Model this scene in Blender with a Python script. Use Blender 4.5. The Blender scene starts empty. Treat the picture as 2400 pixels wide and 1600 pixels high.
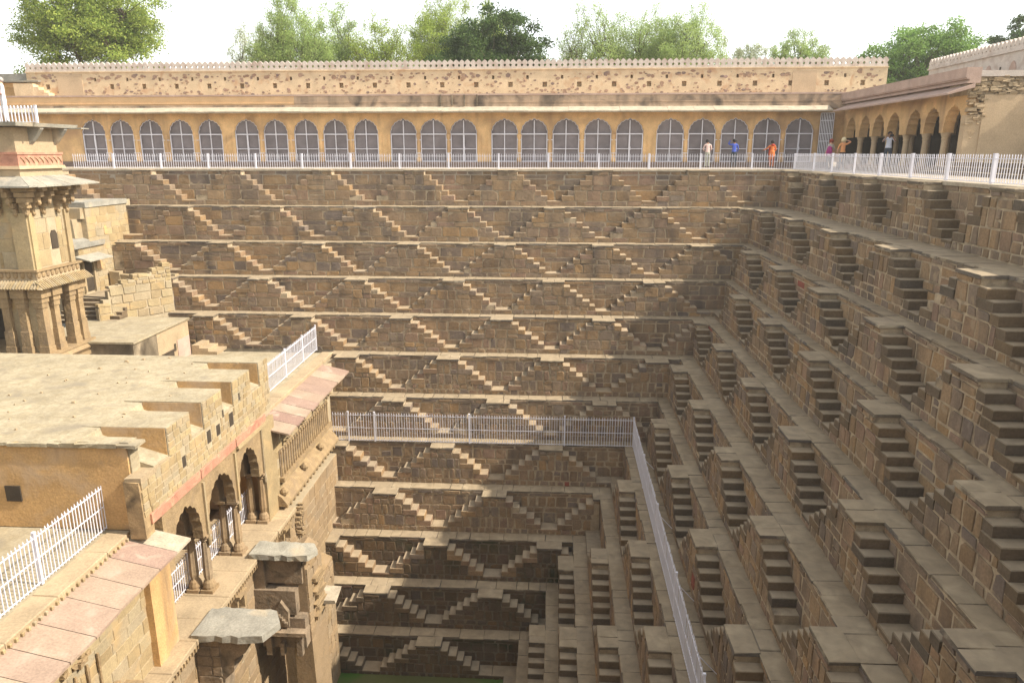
import bpy, bmesh, math, random
import numpy as np
from mathutils import Matrix, Vector
random.seed(7)
R_ = random.Random(11)
scene = bpy.context.scene
COL = scene.collection

# ------------------------------------------------------------------ camera
FPX, YH, XV = 1720.0, 358.0, 1306.0
PITCH = math.atan((800 - YH) / FPX)
d = np.array([(XV - 1200) / FPX, (800 - YH) / FPX, -1.0]); d /= np.linalg.norm(d)
up = np.array([0, math.cos(PITCH), math.sin(PITCH)])
d = d - up * np.dot(d, up); d /= np.linalg.norm(d)
RC = np.array([np.cross(d, up), d, up])
CAMZ = 1.0
cam_data = bpy.data.cameras.new('camera')
cam = bpy.data.objects.new('camera', cam_data); COL.objects.link(cam)
cam_data.sensor_width = 36.0; cam_data.lens = FPX / 2400 * 36.0
cam_data.clip_start = 0.05; cam_data.clip_end = 3000
M = Matrix([list(r) for r in RC]).to_4x4(); M.translation = (0, 0, CAMZ)
cam.matrix_world = M
scene.camera = cam
scene.render.resolution_x, scene.render.resolution_y = 1024, 682

def proj(p):
    c = (np.array(p, float) - np.array([0, 0, CAMZ])) @ RC
    if c[2] > -0.1: return None
    return (1200 + FPX * c[0] / -c[2], 800 - FPX * c[1] / -c[2], -c[2])
def seen(p, m=140):
    q = proj(p)
    return q is not None and -m < q[0] < 2400 + m and -m < q[1] < 1600 + m

# ------------------------------------------------------------------ light
SUN_EL, SUN_AZ = math.radians(43), math.radians(-7.0)      # azimuth measured from +X towards +Y
world = bpy.data.worlds.new('World'); scene.world = world; world.use_nodes = True
nt = world.node_tree; nt.nodes.clear()
sky = nt.nodes.new('ShaderNodeTexSky'); sky.sky_type = 'NISHITA'; sky.sun_disc = False
sky.sun_elevation = SUN_EL; sky.sun_rotation = math.pi / 2 - SUN_AZ
sky.air_density = 1.0; sky.dust_density = 1.2; sky.ozone_density = 1.0; sky.altitude = 100
hs = nt.nodes.new('ShaderNodeHueSaturation'); hs.inputs['Saturation'].default_value = 0.30
mx = nt.nodes.new('ShaderNodeMix'); mx.data_type = 'RGBA'; mx.blend_type = 'MULTIPLY'
mx.inputs['Factor'].default_value = 1.0; mx.inputs['B'].default_value = (1.0, 0.98, 0.93, 1)
bg = nt.nodes.new('ShaderNodeBackground'); bg.inputs['Strength'].default_value = 0.138
wo = nt.nodes.new('ShaderNodeOutputWorld')
nt.links.new(sky.outputs[0], hs.inputs['Color']); nt.links.new(hs.outputs[0], mx.inputs['A'])
nt.links.new(mx.outputs['Result'], bg.inputs['Color']); nt.links.new(bg.outputs[0], wo.inputs['Surface'])
sl = bpy.data.lights.new('sun', 'SUN'); sl.energy = 3.1; sl.angle = math.radians(0.6); sl.color = (1.0, 0.92, 0.80)
so = bpy.data.objects.new('sun', sl); COL.objects.link(so)
sd = Vector((math.cos(SUN_EL) * math.cos(SUN_AZ), math.cos(SUN_EL) * math.sin(SUN_AZ), math.sin(SUN_EL)))
so.rotation_euler = sd.to_track_quat('Z', 'Y').to_euler(); so.location = (30, 10, 40)
scene.view_settings.view_transform = 'Standard'; scene.view_settings.look = 'None'
scene.view_settings.exposure = 1.42; scene.view_settings.gamma = 1.0
scene.view_settings.use_curve_mapping = False

# ------------------------------------------------------------------ materials
def lin(c):
    return tuple(((x / 255) / 12.92 if x / 255 <= 0.04045 else ((x / 255 + 0.055) / 1.055) ** 2.4) for x in c)
def make_mat(name, cols, rough=0.9, nscale=3.0, namp=0.35, bump=0.25, bscale=14.0, stain=None, stain_amt=0.0,
             stain_scale=0.7, metal=0.0, vary=True, streak=None, streak_amt=0.0, fine=0.15, noisecols=None, dust_skylight=None):
    """cols: albedo list picked per object / per island; soft noise inside; optional stains and vertical streaks"""
    m = bpy.data.materials.new(name); m.use_nodes = True
    n = m.node_tree.nodes; l = m.node_tree.links; n.clear()
    out = n.new('ShaderNodeOutputMaterial'); b = n.new('ShaderNodeBsdfPrincipled')
    l.new(b.outputs[0], out.inputs['Surface'])
    b.inputs['Roughness'].default_value = rough; b.inputs['Metallic'].default_value = metal
    b.inputs['Specular IOR Level'].default_value = 0.25
    geo = n.new('ShaderNodeNewGeometry')
    if vary and len(cols) > 1:
        oi = n.new('ShaderNodeObjectInfo')
        ad = n.new('ShaderNodeMath'); ad.operation = 'ADD'
        l.new(oi.outputs['Random'], ad.inputs[0]); l.new(geo.outputs['Random Per Island'], ad.inputs[1])
        fr = n.new('ShaderNodeMath'); fr.operation = 'FRACT'; l.new(ad.outputs[0], fr.inputs[0])
        rp = n.new('ShaderNodeValToRGB'); rp.color_ramp.interpolation = 'LINEAR'
        cr = rp.color_ramp
        while len(cr.elements) < len(cols): cr.elements.new(0.5)
        for i, c in enumerate(cols):
            cr.elements[i].position = i / (len(cols) - 1); cr.elements[i].color = (*c, 1)
        l.new(fr.outputs[0], rp.inputs[0]); cur = rp.outputs[0]
    else:
        rgb = n.new('ShaderNodeRGB'); rgb.outputs[0].default_value = (*cols[0], 1); cur = rgb.outputs[0]
    tc = geo.outputs['Position']
    def noise(scale, det=4, dist=0.0, vec=None):
        t = n.new('ShaderNodeTexNoise'); t.inputs['Scale'].default_value = scale
        t.inputs['Detail'].default_value = det; t.inputs['Distortion'].default_value = dist
        l.new(vec if vec is not None else tc, t.inputs['Vector']); return t.outputs['Fac']
    def ramp(fac, a, b_):
        mr = n.new('ShaderNodeMapRange'); mr.inputs['From Min'].default_value = a; mr.inputs['From Max'].default_value = b_
        l.new(fac, mr.inputs['Value']); return mr.outputs['Result']
    def mixc(fac, a, bcol, mode='MIX'):
        x = n.new('ShaderNodeMix'); x.data_type = 'RGBA'; x.blend_type = mode
        if isinstance(fac, float): x.inputs['Factor'].default_value = fac
        else: l.new(fac, x.inputs['Factor'])
        l.new(a, x.inputs['A'])
        if isinstance(bcol, tuple): x.inputs['B'].default_value = (*bcol, 1)
        else: l.new(bcol, x.inputs['B'])
        return x.outputs['Result']
    if noisecols:
        cur = mixc(ramp(noise(noisecols[1], 5, 0.4), 0.42, 0.62), cur, noisecols[0])
    # brightness modulation
    hv = n.new('ShaderNodeHueSaturation')
    mr = n.new('ShaderNodeMapRange'); mr.inputs['From Min'].default_value = 0.25; mr.inputs['From Max'].default_value = 0.75
    mr.inputs['To Min'].default_value = 1 - namp; mr.inputs['To Max'].default_value = 1 + namp
    l.new(noise(nscale, 6, 0.3), mr.inputs['Value']); l.new(mr.outputs[0], hv.inputs['Value']); l.new(cur, hv.inputs['Color'])
    cur = hv.outputs[0]
    if fine:
        hv2 = n.new('ShaderNodeHueSaturation'); mr2 = n.new('ShaderNodeMapRange')
        mr2.inputs['From Min'].default_value = 0.3; mr2.inputs['From Max'].default_value = 0.7
        mr2.inputs['To Min'].default_value = 1 - fine; mr2.inputs['To Max'].default_value = 1 + fine
        l.new(noise(bscale * 2.2, 3), mr2.inputs['Value']); l.new(mr2.outputs[0], hv2.inputs['Value']); l.new(cur, hv2.inputs['Color'])
        cur = hv2.outputs[0]
    if stain is not None and stain_amt > 0:
        f = ramp(noise(stain_scale, 8, 0.6), 0.62 - stain_amt * 0.25, 0.72)
        cur = mixc(f, cur, stain)
    if streak is not None:
        mp = n.new('ShaderNodeMapping'); mp.inputs['Scale'].default_value = (1.1, 1.1, 0.12)
        l.new(tc, mp.inputs['Vector'])
        f = ramp(noise(1.0, 7, 0.2, mp.outputs[0]), 0.64 - streak_amt * 0.2, 0.78)
        cur = mixc(f, cur, streak)
    if dust_skylight is not None:      # dusty level faces, with skylight painted in as a paler tone
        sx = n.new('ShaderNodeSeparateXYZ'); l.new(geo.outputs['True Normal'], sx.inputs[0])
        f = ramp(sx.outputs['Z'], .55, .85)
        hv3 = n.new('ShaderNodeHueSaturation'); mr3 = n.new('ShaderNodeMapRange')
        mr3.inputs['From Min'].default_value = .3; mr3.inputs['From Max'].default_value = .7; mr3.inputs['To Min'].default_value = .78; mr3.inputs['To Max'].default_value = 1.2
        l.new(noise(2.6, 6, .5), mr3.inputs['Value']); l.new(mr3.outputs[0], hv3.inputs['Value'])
        rr = n.new('ShaderNodeRGB'); rr.outputs[0].default_value = (*dust_skylight, 1); l.new(rr.outputs[0], hv3.inputs['Color'])
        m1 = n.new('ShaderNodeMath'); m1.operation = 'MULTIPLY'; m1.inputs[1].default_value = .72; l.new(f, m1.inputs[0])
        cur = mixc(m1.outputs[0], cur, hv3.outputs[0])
    l.new(cur, b.inputs['Base Color'])
    if bump > 0:
        bp = n.new('ShaderNodeBump'); bp.inputs['Strength'].default_value = bump; bp.inputs['Distance'].default_value = 0.03
        l.new(noise(bscale, 8), bp.inputs['Height']); l.new(bp.outputs[0], b.inputs['Normal'])
    return m

MT = {}
BROWN = [(0.189, 0.125, 0.070), (0.267, 0.178, 0.094), (0.227, 0.163, 0.104), (0.305, 0.191, 0.091), (0.202, 0.156, 0.114), (0.254, 0.166, 0.091), (0.234, 0.153, 0.104), (0.280, 0.189, 0.104), (0.163, 0.126, 0.099), (0.254, 0.176, 0.107)]
MT['stone'] = make_mat('brown_stone', BROWN, nscale=1.6, namp=.22, bump=.5, bscale=7, stain=(.30, .225, .14), stain_amt=.15, stain_scale=2.4, streak=(.085, .068, .055), streak_amt=.75)
MT['step'] = make_mat('worn_step_stone', [(.115, .082, .05), (.15, .105, .06), (.10, .08, .058), (.165, .11, .058), (.125, .095, .065)], nscale=2.2, namp=.22, bump=.4, bscale=8, dust_skylight=(.36, .286, .19))  # riser shade painted as darker stone, treads paler for skylight
MT['step_far'] = make_mat('far_step_stone', BROWN, nscale=2.2, namp=.22, bump=.4, bscale=8, dust_skylight=(.36, .286, .19))
MT['paving'] = make_mat('ledge_paving', [(.15, .118, .08), (.13, .105, .08), (.17, .13, .082), (.115, .10, .085), (.15, .12, .08)], dust_skylight=(.36, .278, .175), nscale=2.0, namp=.18, bump=.35, bscale=9, stain=(.40, .33, .225), stain_amt=.35, stain_scale=1.7)  # slab edges darker and tops paler, likewise painted shade and skylight
MT['mortar'] = make_mat('pale_mortar', [(.37, .29, .19)], nscale=4, namp=.3, bump=.5, bscale=25, stain=(.12, .09, .06), stain_amt=.3, stain_scale=1.3)
MT['darkstone'] = make_mat('dark_low_stone', [tuple(v * .5 for v in c) for c in BROWN], nscale=1.6, namp=.25, bump=.5, bscale=7, stain=(.04, .045, .02), stain_amt=.35, stain_scale=.8)  # brown stone colours made darker for the lowest tiers
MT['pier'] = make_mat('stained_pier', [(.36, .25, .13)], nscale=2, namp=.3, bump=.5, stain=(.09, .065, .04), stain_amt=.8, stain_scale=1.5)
MT['darkmortar'] = make_mat('dark_low_mortar', [(.17, .135, .09)], nscale=4, namp=.3, bump=.5, bscale=25, stain=(.05, .055, .025), stain_amt=.4, stain_scale=1.0)  # darker mortar for the same low tiers
MT['redstone'] = make_mat('red_painted_stone', [(.24, .075, .05)], nscale=5, namp=.3)
MT['terrace'] = make_mat('terrace_paving', [(0.340, 0.285, 0.217), (0.374, 0.315, 0.238), (0.315, 0.264, 0.204), (0.357, 0.293, 0.225)], nscale=1.0, namp=.12, bump=.1)
MT['ground'] = make_mat('dusty_ground', [(.36, .28, .19)], nscale=.3, namp=.25)
MT['ochre'] = make_mat('ochre_plaster', [(.66, .43, .205)], nscale=1.1, namp=.25, bump=.15, stain=(.40, .25, .13), stain_amt=.5, stain_scale=.6, streak=(.30, .19, .11), streak_amt=.5)
MT['peach'] = make_mat('peach_rubble_plaster', [(.57, .44, .275)], nscale=1.4, namp=.15, bump=.5, bscale=10, stain=(.47, .30, .17), stain_amt=.3, stain_scale=1.8)
MT['rubble'] = make_mat('rubble_stone', [(.24, .145, .095), (.33, .22, .14), (.19, .135, .11), (.38, .25, .155), (.27, .18, .145)], nscale=5, namp=.3, bump=.4)
MT['crest'] = make_mat('pale_pink_plaster', [(.52, .455, .395)], nscale=2, namp=.12, stain=(.40, .31, .25), stain_amt=.5, stain_scale=1.5)
MT['parapet'] = make_mat('weathered_parapet_plaster', [(.46, .33, .22)], nscale=1.5, namp=.2, bump=.3, stain=(.11, .085, .065), stain_amt=.45, stain_scale=1.1, streak=(.10, .08, .06), streak_amt=.75)
MT['parapet_ochre'] = make_mat('ochre_parapet_plaster', [(.58, .38, .20)], nscale=1.5, namp=.12, bump=.2)
MT['pinkband'] = make_mat('pink_lime_plaster', [(.42, .30, .24)], nscale=1.8, namp=.2, bump=.2, stain=(.38, .26, .20), stain_amt=.4, stain_scale=.9)
MT['eave'] = make_mat('pale_eave_stone', [(0.391, 0.327, 0.238)], nscale=3, namp=.2, bump=.3, bscale=8)
MT['white'] = make_mat('white_paint_metal', [(.68, .665, .71)], rough=.45, nscale=3, namp=.06, bump=0, fine=0)
MT['mesh'] = make_mat('grey_wire_mesh', [(.20, .175, .178)], rough=.8, nscale=1.2, namp=.25, bump=.2, bscale=60)
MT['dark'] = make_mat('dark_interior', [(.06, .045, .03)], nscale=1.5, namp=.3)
MT['cream'] = make_mat('cream_limestone', [(0.320, 0.234, 0.119), (0.353, 0.271, 0.152), (0.287, 0.209, 0.107), (0.344, 0.267, 0.164), (0.312, 0.254, 0.164), (0.377, 0.287, 0.148)], nscale=1.6, namp=.16, bump=.35, bscale=9, stain=(.40, .28, .14), stain_amt=.3, stain_scale=1.4)
MT['creammortar'] = make_mat('cream_mortar', [(0.377, 0.303, 0.197)], nscale=3, namp=.15, bump=.3)
MT['lowstone'] = make_mat('tan_limestone', [(0.271, 0.184, 0.098), (0.312, 0.221, 0.127), (0.230, 0.160, 0.090), (0.295, 0.221, 0.139), (0.254, 0.172, 0.086)], nscale=1.4, namp=.18, bump=.4, bscale=8, stain=(.28, .2, .12), stain_amt=.35, stain_scale=1.2)
MT['carved'] = make_mat('carved_stone', [(0.287, 0.201, 0.107)], nscale=2.5, namp=.25, bump=.9, bscale=11, stain=(.24, .17, .10), stain_amt=.4, stain_scale=2)
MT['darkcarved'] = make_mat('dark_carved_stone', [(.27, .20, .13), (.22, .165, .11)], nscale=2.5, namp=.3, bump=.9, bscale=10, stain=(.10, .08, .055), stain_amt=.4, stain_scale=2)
MT['limeroof'] = make_mat('lime_roof_plaster', [(.34, .285, .19)], nscale=1.0, namp=.16, bump=.6, bscale=6, stain=(.24, .20, .14), stain_amt=.22, stain_scale=1.1, noisecols=((.30, .245, .155), 2.6))
MT['flank'] = make_mat('ochre_flank_plaster', [(.50, .31, .135)], nscale=1.2, namp=.2, bump=.4, bscale=8, stain=(.47, .34, .22), stain_amt=.5, stain_scale=.9, streak=(.16, .11, .07), streak_amt=.42)
MT['mould'] = make_mat('mould_blackened_plaster', [(.34, .27, .18)], nscale=1.5, namp=.3, bump=.5, streak=(.045, .035, .022), streak_amt=1.5, stain=(.06, .045, .03), stain_amt=.9, stain_scale=.8)
MT['redfrieze'] = make_mat('red_ochre_frieze', [(.42, .20, .13)], nscale=3, namp=.22, bump=.4, stain=(.55, .33, .20), stain_amt=.35, stain_scale=2.3)
MT['redslab'] = make_mat('red_sandstone_slab', [(.26, .165, .125), (.35, .265, .185), (.275, .18, .14), (.33, .24, .17), (.25, .155, .12)], nscale=1.6, namp=.14, bump=.3, bscale=9, stain=(.36, .29, .22), stain_amt=.15, stain_scale=1.6)
MT['slate'] = make_mat('grey_slate', [(.27, .25, .205), (.31, .285, .225), (.235, .22, .185)], nscale=2.5, namp=.2, bump=.7, bscale=8, stain=(.45, .36, .24), stain_amt=.25)
MT['plaster'] = make_mat('buff_plaster', [(0.353, 0.267, 0.164)], nscale=1.2, namp=.18, bump=.3, bscale=8, stain=(.45, .33, .20), stain_amt=.4)
MT['tanwall'] = make_mat('tan_wall_plaster', [(.47, .35, .22)], nscale=.8, namp=.15, bump=.2)
MT['redgrey'] = make_mat('red_grey_roof_slab', [(.40, .14, .10), (.32, .29, .26), (.38, .17, .12)], nscale=3, namp=.2)
MT['bark'] = make_mat('bark', [(.10, .075, .05)], nscale=4, namp=.3)
# water
wm = bpy.data.materials.new('algae_water'); wm.use_nodes = True
wn = wm.node_tree.nodes; wl = wm.node_tree.links; wb = wn['Principled BSDF']
wb.inputs['Roughness'].default_value = .12
g_ = wn.new('ShaderNodeNewGeometry'); tn = wn.new('ShaderNodeTexNoise'); tn.inputs['Scale'].default_value = .35; tn.inputs['Detail'].default_value = 6
wl.new(g_.outputs['Position'], tn.inputs['Vector']); rp = wn.new('ShaderNodeValToRGB')
rp.color_ramp.elements[0].position = .42; rp.color_ramp.elements[0].color = (.05, .12, .018, 1)
rp.color_ramp.elements[1].position = .56; rp.color_ramp.elements[1].color = (.10, .11, .04, 1)
wl.new(tn.outputs['Fac'], rp.inputs[0]); wl.new(rp.outputs[0], wb.inputs['Base Color'])
MT['water'] = wm
def flat_mat(name, col, rough=.8):
    return make_mat(name, [col], rough=rough, nscale=6, namp=.12, bump=.1, fine=.05)
def leaf_mat(name, cols):
    m = bpy.data.materials.new(name); m.use_nodes = True
    n = m.node_tree.nodes; l = m.node_tree.links; n.clear()
    out = n.new('ShaderNodeOutputMaterial'); geo = n.new('ShaderNodeNewGeometry')
    rp = n.new('ShaderNodeValToRGB'); cr = rp.color_ramp
    while len(cr.elements) < len(cols): cr.elements.new(.5)
    for i, c in enumerate(cols): cr.elements[i].position = i / (len(cols) - 1); cr.elements[i].color = (*c, 1)
    l.new(geo.outputs['Random Per Island'], rp.inputs[0])
    t = n.new('ShaderNodeTexNoise'); t.inputs['Scale'].default_value = .45; l.new(geo.outputs['Position'], t.inputs['Vector'])
    hv = n.new('ShaderNodeHueSaturation'); mr = n.new('ShaderNodeMapRange'); mr.inputs['From Min'].default_value = .3; mr.inputs['From Max'].default_value = .7
    mr.inputs['To Min'].default_value = .75; mr.inputs['To Max'].default_value = 1.3
    l.new(t.outputs['Fac'], mr.inputs['Value']); l.new(mr.outputs[0], hv.inputs['Value']); l.new(rp.outputs[0], hv.inputs['Color'])
    df = n.new('ShaderNodeBsdfDiffuse'); tr = n.new('ShaderNodeBsdfTranslucent'); ms = n.new('ShaderNodeMixShader'); ms.inputs[0].default_value = .4
    l.new(hv.outputs[0], df.inputs[0]); l.new(hv.outputs[0], tr.inputs[0]); l.new(df.outputs[0], ms.inputs[1]); l.new(tr.outputs[0], ms.inputs[2])
    l.new(ms.outputs[0], out.inputs['Surface']); return m

# ------------------------------------------------------------------ object helpers
def tag(o, label=None, cat=None, group=None, kind=None):
    if label: o['label'] = label
    if cat: o['category'] = cat
    if group: o['group'] = group
    if kind: o['kind'] = kind
    return o
def mesh_of(name, V, F, mats, fm=None, smooth=False):
    me = bpy.data.meshes.new(name); me.from_pydata(V, [], F)
    if not isinstance(mats, (list, tuple)): mats = [mats]
    for m in mats: me.materials.append(m)
    if fm is not None: me.polygons.foreach_set('material_index', fm)
    if smooth: me.polygons.foreach_set('use_smooth', [True] * len(F))
    return me
def link(name, me, parent=None, loc=(0, 0, 0)):
    o = bpy.data.objects.new(name, me); COL.objects.link(o)
    if parent is not None:
        pw = Vector(parent['_w']); o.parent = parent; o.location = Vector(loc) - pw
    else: o.location = loc
    o['_w'] = list(loc)
    return o
def empty(name, loc):
    return link(name, None, None, loc)
def put(name, V, F, mat, parent=None, fm=None, smooth=False, origin=None):
    """world space mesh -> object with its origin at its own centre (or origin)"""
    A = np.array(V, float)
    c = (A.min(0) + A.max(0)) / 2; c[2] = A[:, 2].min()
    if origin is not None: c = np.array(origin, float)
    me = mesh_of(name, (A - c).tolist(), F, mat, fm, smooth)
    return link(name, me, parent, tuple(float(x) for x in c))
class MB:
    def __init__(s): s.V = []; s.F = []; s.M = []
    def add(s, V, F, m=0):
        o = len(s.V); s.V += [tuple(v) for v in V]; s.F += [tuple(i + o for i in f) for f in F]; s.M += [m] * len(F); return s
    def box(s, x0, x1, y0, y1, z0, z1, m=0, j=0.0):
        V = [(x, y, z) for z in (z0, z1) for (x, y) in ((x0, y0), (x1, y0), (x1, y1), (x0, y1))]
        if j: V = [tuple(c + R_.uniform(-j, j) for c in v) for v in V]
        return s.add(V, [(0, 3, 2, 1), (4, 5, 6, 7), (0, 1, 5, 4), (1, 2, 6, 5), (2, 3, 7, 6), (3, 0, 4, 7)], m)
    def prism(s, poly, axis, a, b, m=0):
        """poly: 2D points; axis: the extruded axis; a,b limits"""
        n = len(poly)
        def mk(p, t):
            if axis == 'y': return (p[0], t, p[1])
            if axis == 'x': return (t, p[0], p[1])
            return (p[0], p[1], t)
        V = [mk(p, a) for p in poly] + [mk(p, b) for p in poly]
        ar = sum(poly[i][0] * poly[(i + 1) % n][1] - poly[(i + 1) % n][0] * poly[i][1] for i in range(n))
        fl = (ar > 0) != (axis == 'y')     # orientation so that normals point out
        if b < a: fl = not fl
        F = [tuple(range(n)), tuple(range(2 * n - 1, n - 1, -1))] + [(i, i + n, (i + 1) % n + n, (i + 1) % n) for i in range(n)]
        if fl: F = [tuple(reversed(f)) for f in F]
        return s.add(V, F, m)
    def tube(s, p, q, r, r2=None, n=6, m=0):
        p, q = Vector(p), Vector(q); r2 = r if r2 is None else r2
        ax = (q - p); 
        if ax.length < 1e-6: return s
        ax.normalize(); u = ax.orthogonal().normalized(); v = ax.cross(u)
        V = [tuple(p + (u * math.cos(a) + v * math.sin(a)) * r) for a in [2 * math.pi * i / n for i in range(n)]] + \
            [tuple(q + (u * math.cos(a) + v * math.sin(a)) * r2) for a in [2 * math.pi * i / n for i in range(n)]]
        F = [(i, (i + 1) % n, (i + 1) % n + n, i + n) for i in range(n)] + [tuple(reversed(range(n))), tuple(range(n, 2 * n))]
        return s.add(V, F, m)
    def lathe(s, prof, cx, cy, n=12, m=0, flute=0.0):
        V = []; k = len(prof)
        for (r, z) in prof:
            for i in range(n):
                a = 2 * math.pi * i / n; rr = r * (1 - (flute if i % 2 else 0))
                V.append((cx + rr * math.cos(a), cy + rr * math.sin(a), z))
        F = [(j * n + i, j * n + (i + 1) % n, (j + 1) * n + (i + 1) % n, (j + 1) * n + i) for j in range(k - 1) for i in range(n)]
        F += [tuple(reversed(range(n))), tuple(range((k - 1) * n, k * n))]
        return s.add(V, F, m)
    def put(s, name, mat, parent=None, smooth=False, origin=None):
        return put(name, s.V, s.F, mat, parent, s.M if isinstance(mat, (list, tuple)) else None, smooth, origin)

class Frame:
    """local wall frame: u along wall, w outwards from the wall plane, z up"""
    def __init__(s, kind, plane):
        s.k = kind; s.p = plane
    def pt(s, u, w, z):
        if s.k == 'back': return (u, s.p - w, z)           # faces -Y, u = X
        if s.k == 'right': return (s.p - w, -u, z)         # faces -X, u = -Y
        if s.k == 'left': return (s.p + w, u, z)           # faces +X, u = Y
def stone_plate(fr, poly, w0, w1, bev):
    """an irregular block face: poly (u,z) counter-clockwise seen from outside"""
    n = len(poly); cu = sum(p[0] for p in poly) / n; cz = sum(p[1] for p in poly) / n
    def ins(p, b):
        du, dz = cu - p[0], cz - p[1]; L = math.hypot(du, dz) or 1
        return (p[0] + du / L * b * 1.4, p[1] + dz / L * b * 1.4)
    V = [fr.pt(p[0], w0, p[1]) for p in poly] + [fr.pt(p[0], w1 - bev * .8, p[1]) for p in poly]
    fi = [ins(p, bev) for p in poly]
    V += [fr.pt(p[0], w1 + R_.uniform(-.006, .006), p[1]) for p in fi]
    F = [tuple(range(2 * n, 3 * n))]
    for i in range(n):
        k = (i + 1) % n
        F.append((i, k, n + k, n + i)); F.append((n + i, n + k, 2 * n + k, 2 * n + i))
    return V, F
def cell_poly(u0, u1, z0, z1, g, j):
    r = R_.uniform
    j = j * 1.5
    P = [(u0 + g + r(-.4 * j, j), z0 + g * .7 + r(0, j * .6)), (u1 - g - r(-.4 * j, j), z0 + g * .7 + r(0, j * .6)),
         (u1 - g - r(0, j), z1 - g * .7 - r(0, j * .6)), (u0 + g + r(0, j), z1 - g * .7 - r(0, j * .6))]
    W, H = u1 - u0, z1 - z0
    if R_.random() < .55 and W > .2 and H > .16:      # knock one corner off
        c = R_.choice((1, 2, 2, 3, 0)); a = P[c]; pv = P[c - 1]; nx = P[(c + 1) % 4]; t = r(.12, .3); s = r(.12, .3)
        q1 = (a[0] + (pv[0] - a[0]) * t, a[1] + (pv[1] - a[1]) * t); q2 = (a[0] + (nx[0] - a[0]) * s, a[1] + (nx[1] - a[1]) * s)
        P = P[:c] + [q1, q2] + P[c + 1:]
    return P
def split_run(u0, u1, wmin, wmax):
    out = []; u = u0
    while u1 - u > 1e-3:
        w = R_.uniform(wmin, wmax)
        if u1 - u - w < wmin * .6: w = u1 - u
        out.append((u, min(u + w, u1))); u += w
    return out
class Parts:
    """collect pieces of one kind of part on one thing; the 300 that show largest become objects, the rest one 'stuff' part"""
    def __init__(s, name, mat, parent): s.n = name; s.m = mat; s.p = parent; s.items = []
    def add(s, V, F, cull=True):
        c = np.mean(np.array(V), axis=0)
        q = proj(c)
        if cull and (q is None or not (-150 < q[0] < 2550 and -150 < q[1] < 1750)): return
        A = np.array(V); size = np.ptp(A, axis=0).max() / (q[2] if q else 1e9)
        s.items.append((size, V, F))
    def flush(s, limit=300):
        s.items.sort(key=lambda t: -t[0])
        for it in s.items[:limit]: put(s.n, it[1], it[2], s.m, s.p)
        rest = s.items[limit:]
        if rest:
            mb = MB()
            for it in rest: mb.add(it[1], it[2])
            tag(mb.put(s.n, s.m, s.p), kind='stuff')
def chamfer_box(x0, x1, y0, y1, z0, z1, b=.02, j=.008):
    X0, X1 = min(x0, x1), max(x0, x1); Y0, Y1 = min(y0, y1), max(y0, y1)
    r = lambda: R_.uniform(-j, j)
    V = []
    for (z, i) in ((z0, 0), (z1 - b, 0), (z1, b)):
        for (x, y) in ((X0 + i, Y0 + i), (X1 - i, Y0 + i), (X1 - i, Y1 - i), (X0 + i, Y1 - i)):
            V.append((x + r(), y + r(), z + r() * .6))
    F = [(3, 2, 1, 0), (8, 9, 10, 11)]
    for k in (0, 4):
        for i in range(4): F.append((k + i, k + (i + 1) % 4, k + 4 + (i + 1) % 4, k + 4 + i))
    return V, F
def fbox(fr, u0, u1, w0, w1, z0, z1, b=.02, j=.008):
    a = fr.pt(u0, w0, z0); c = fr.pt(u1, w1, z1)
    return chamfer_box(a[0], c[0], a[1], c[1], z0, z1, b, j)

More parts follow.
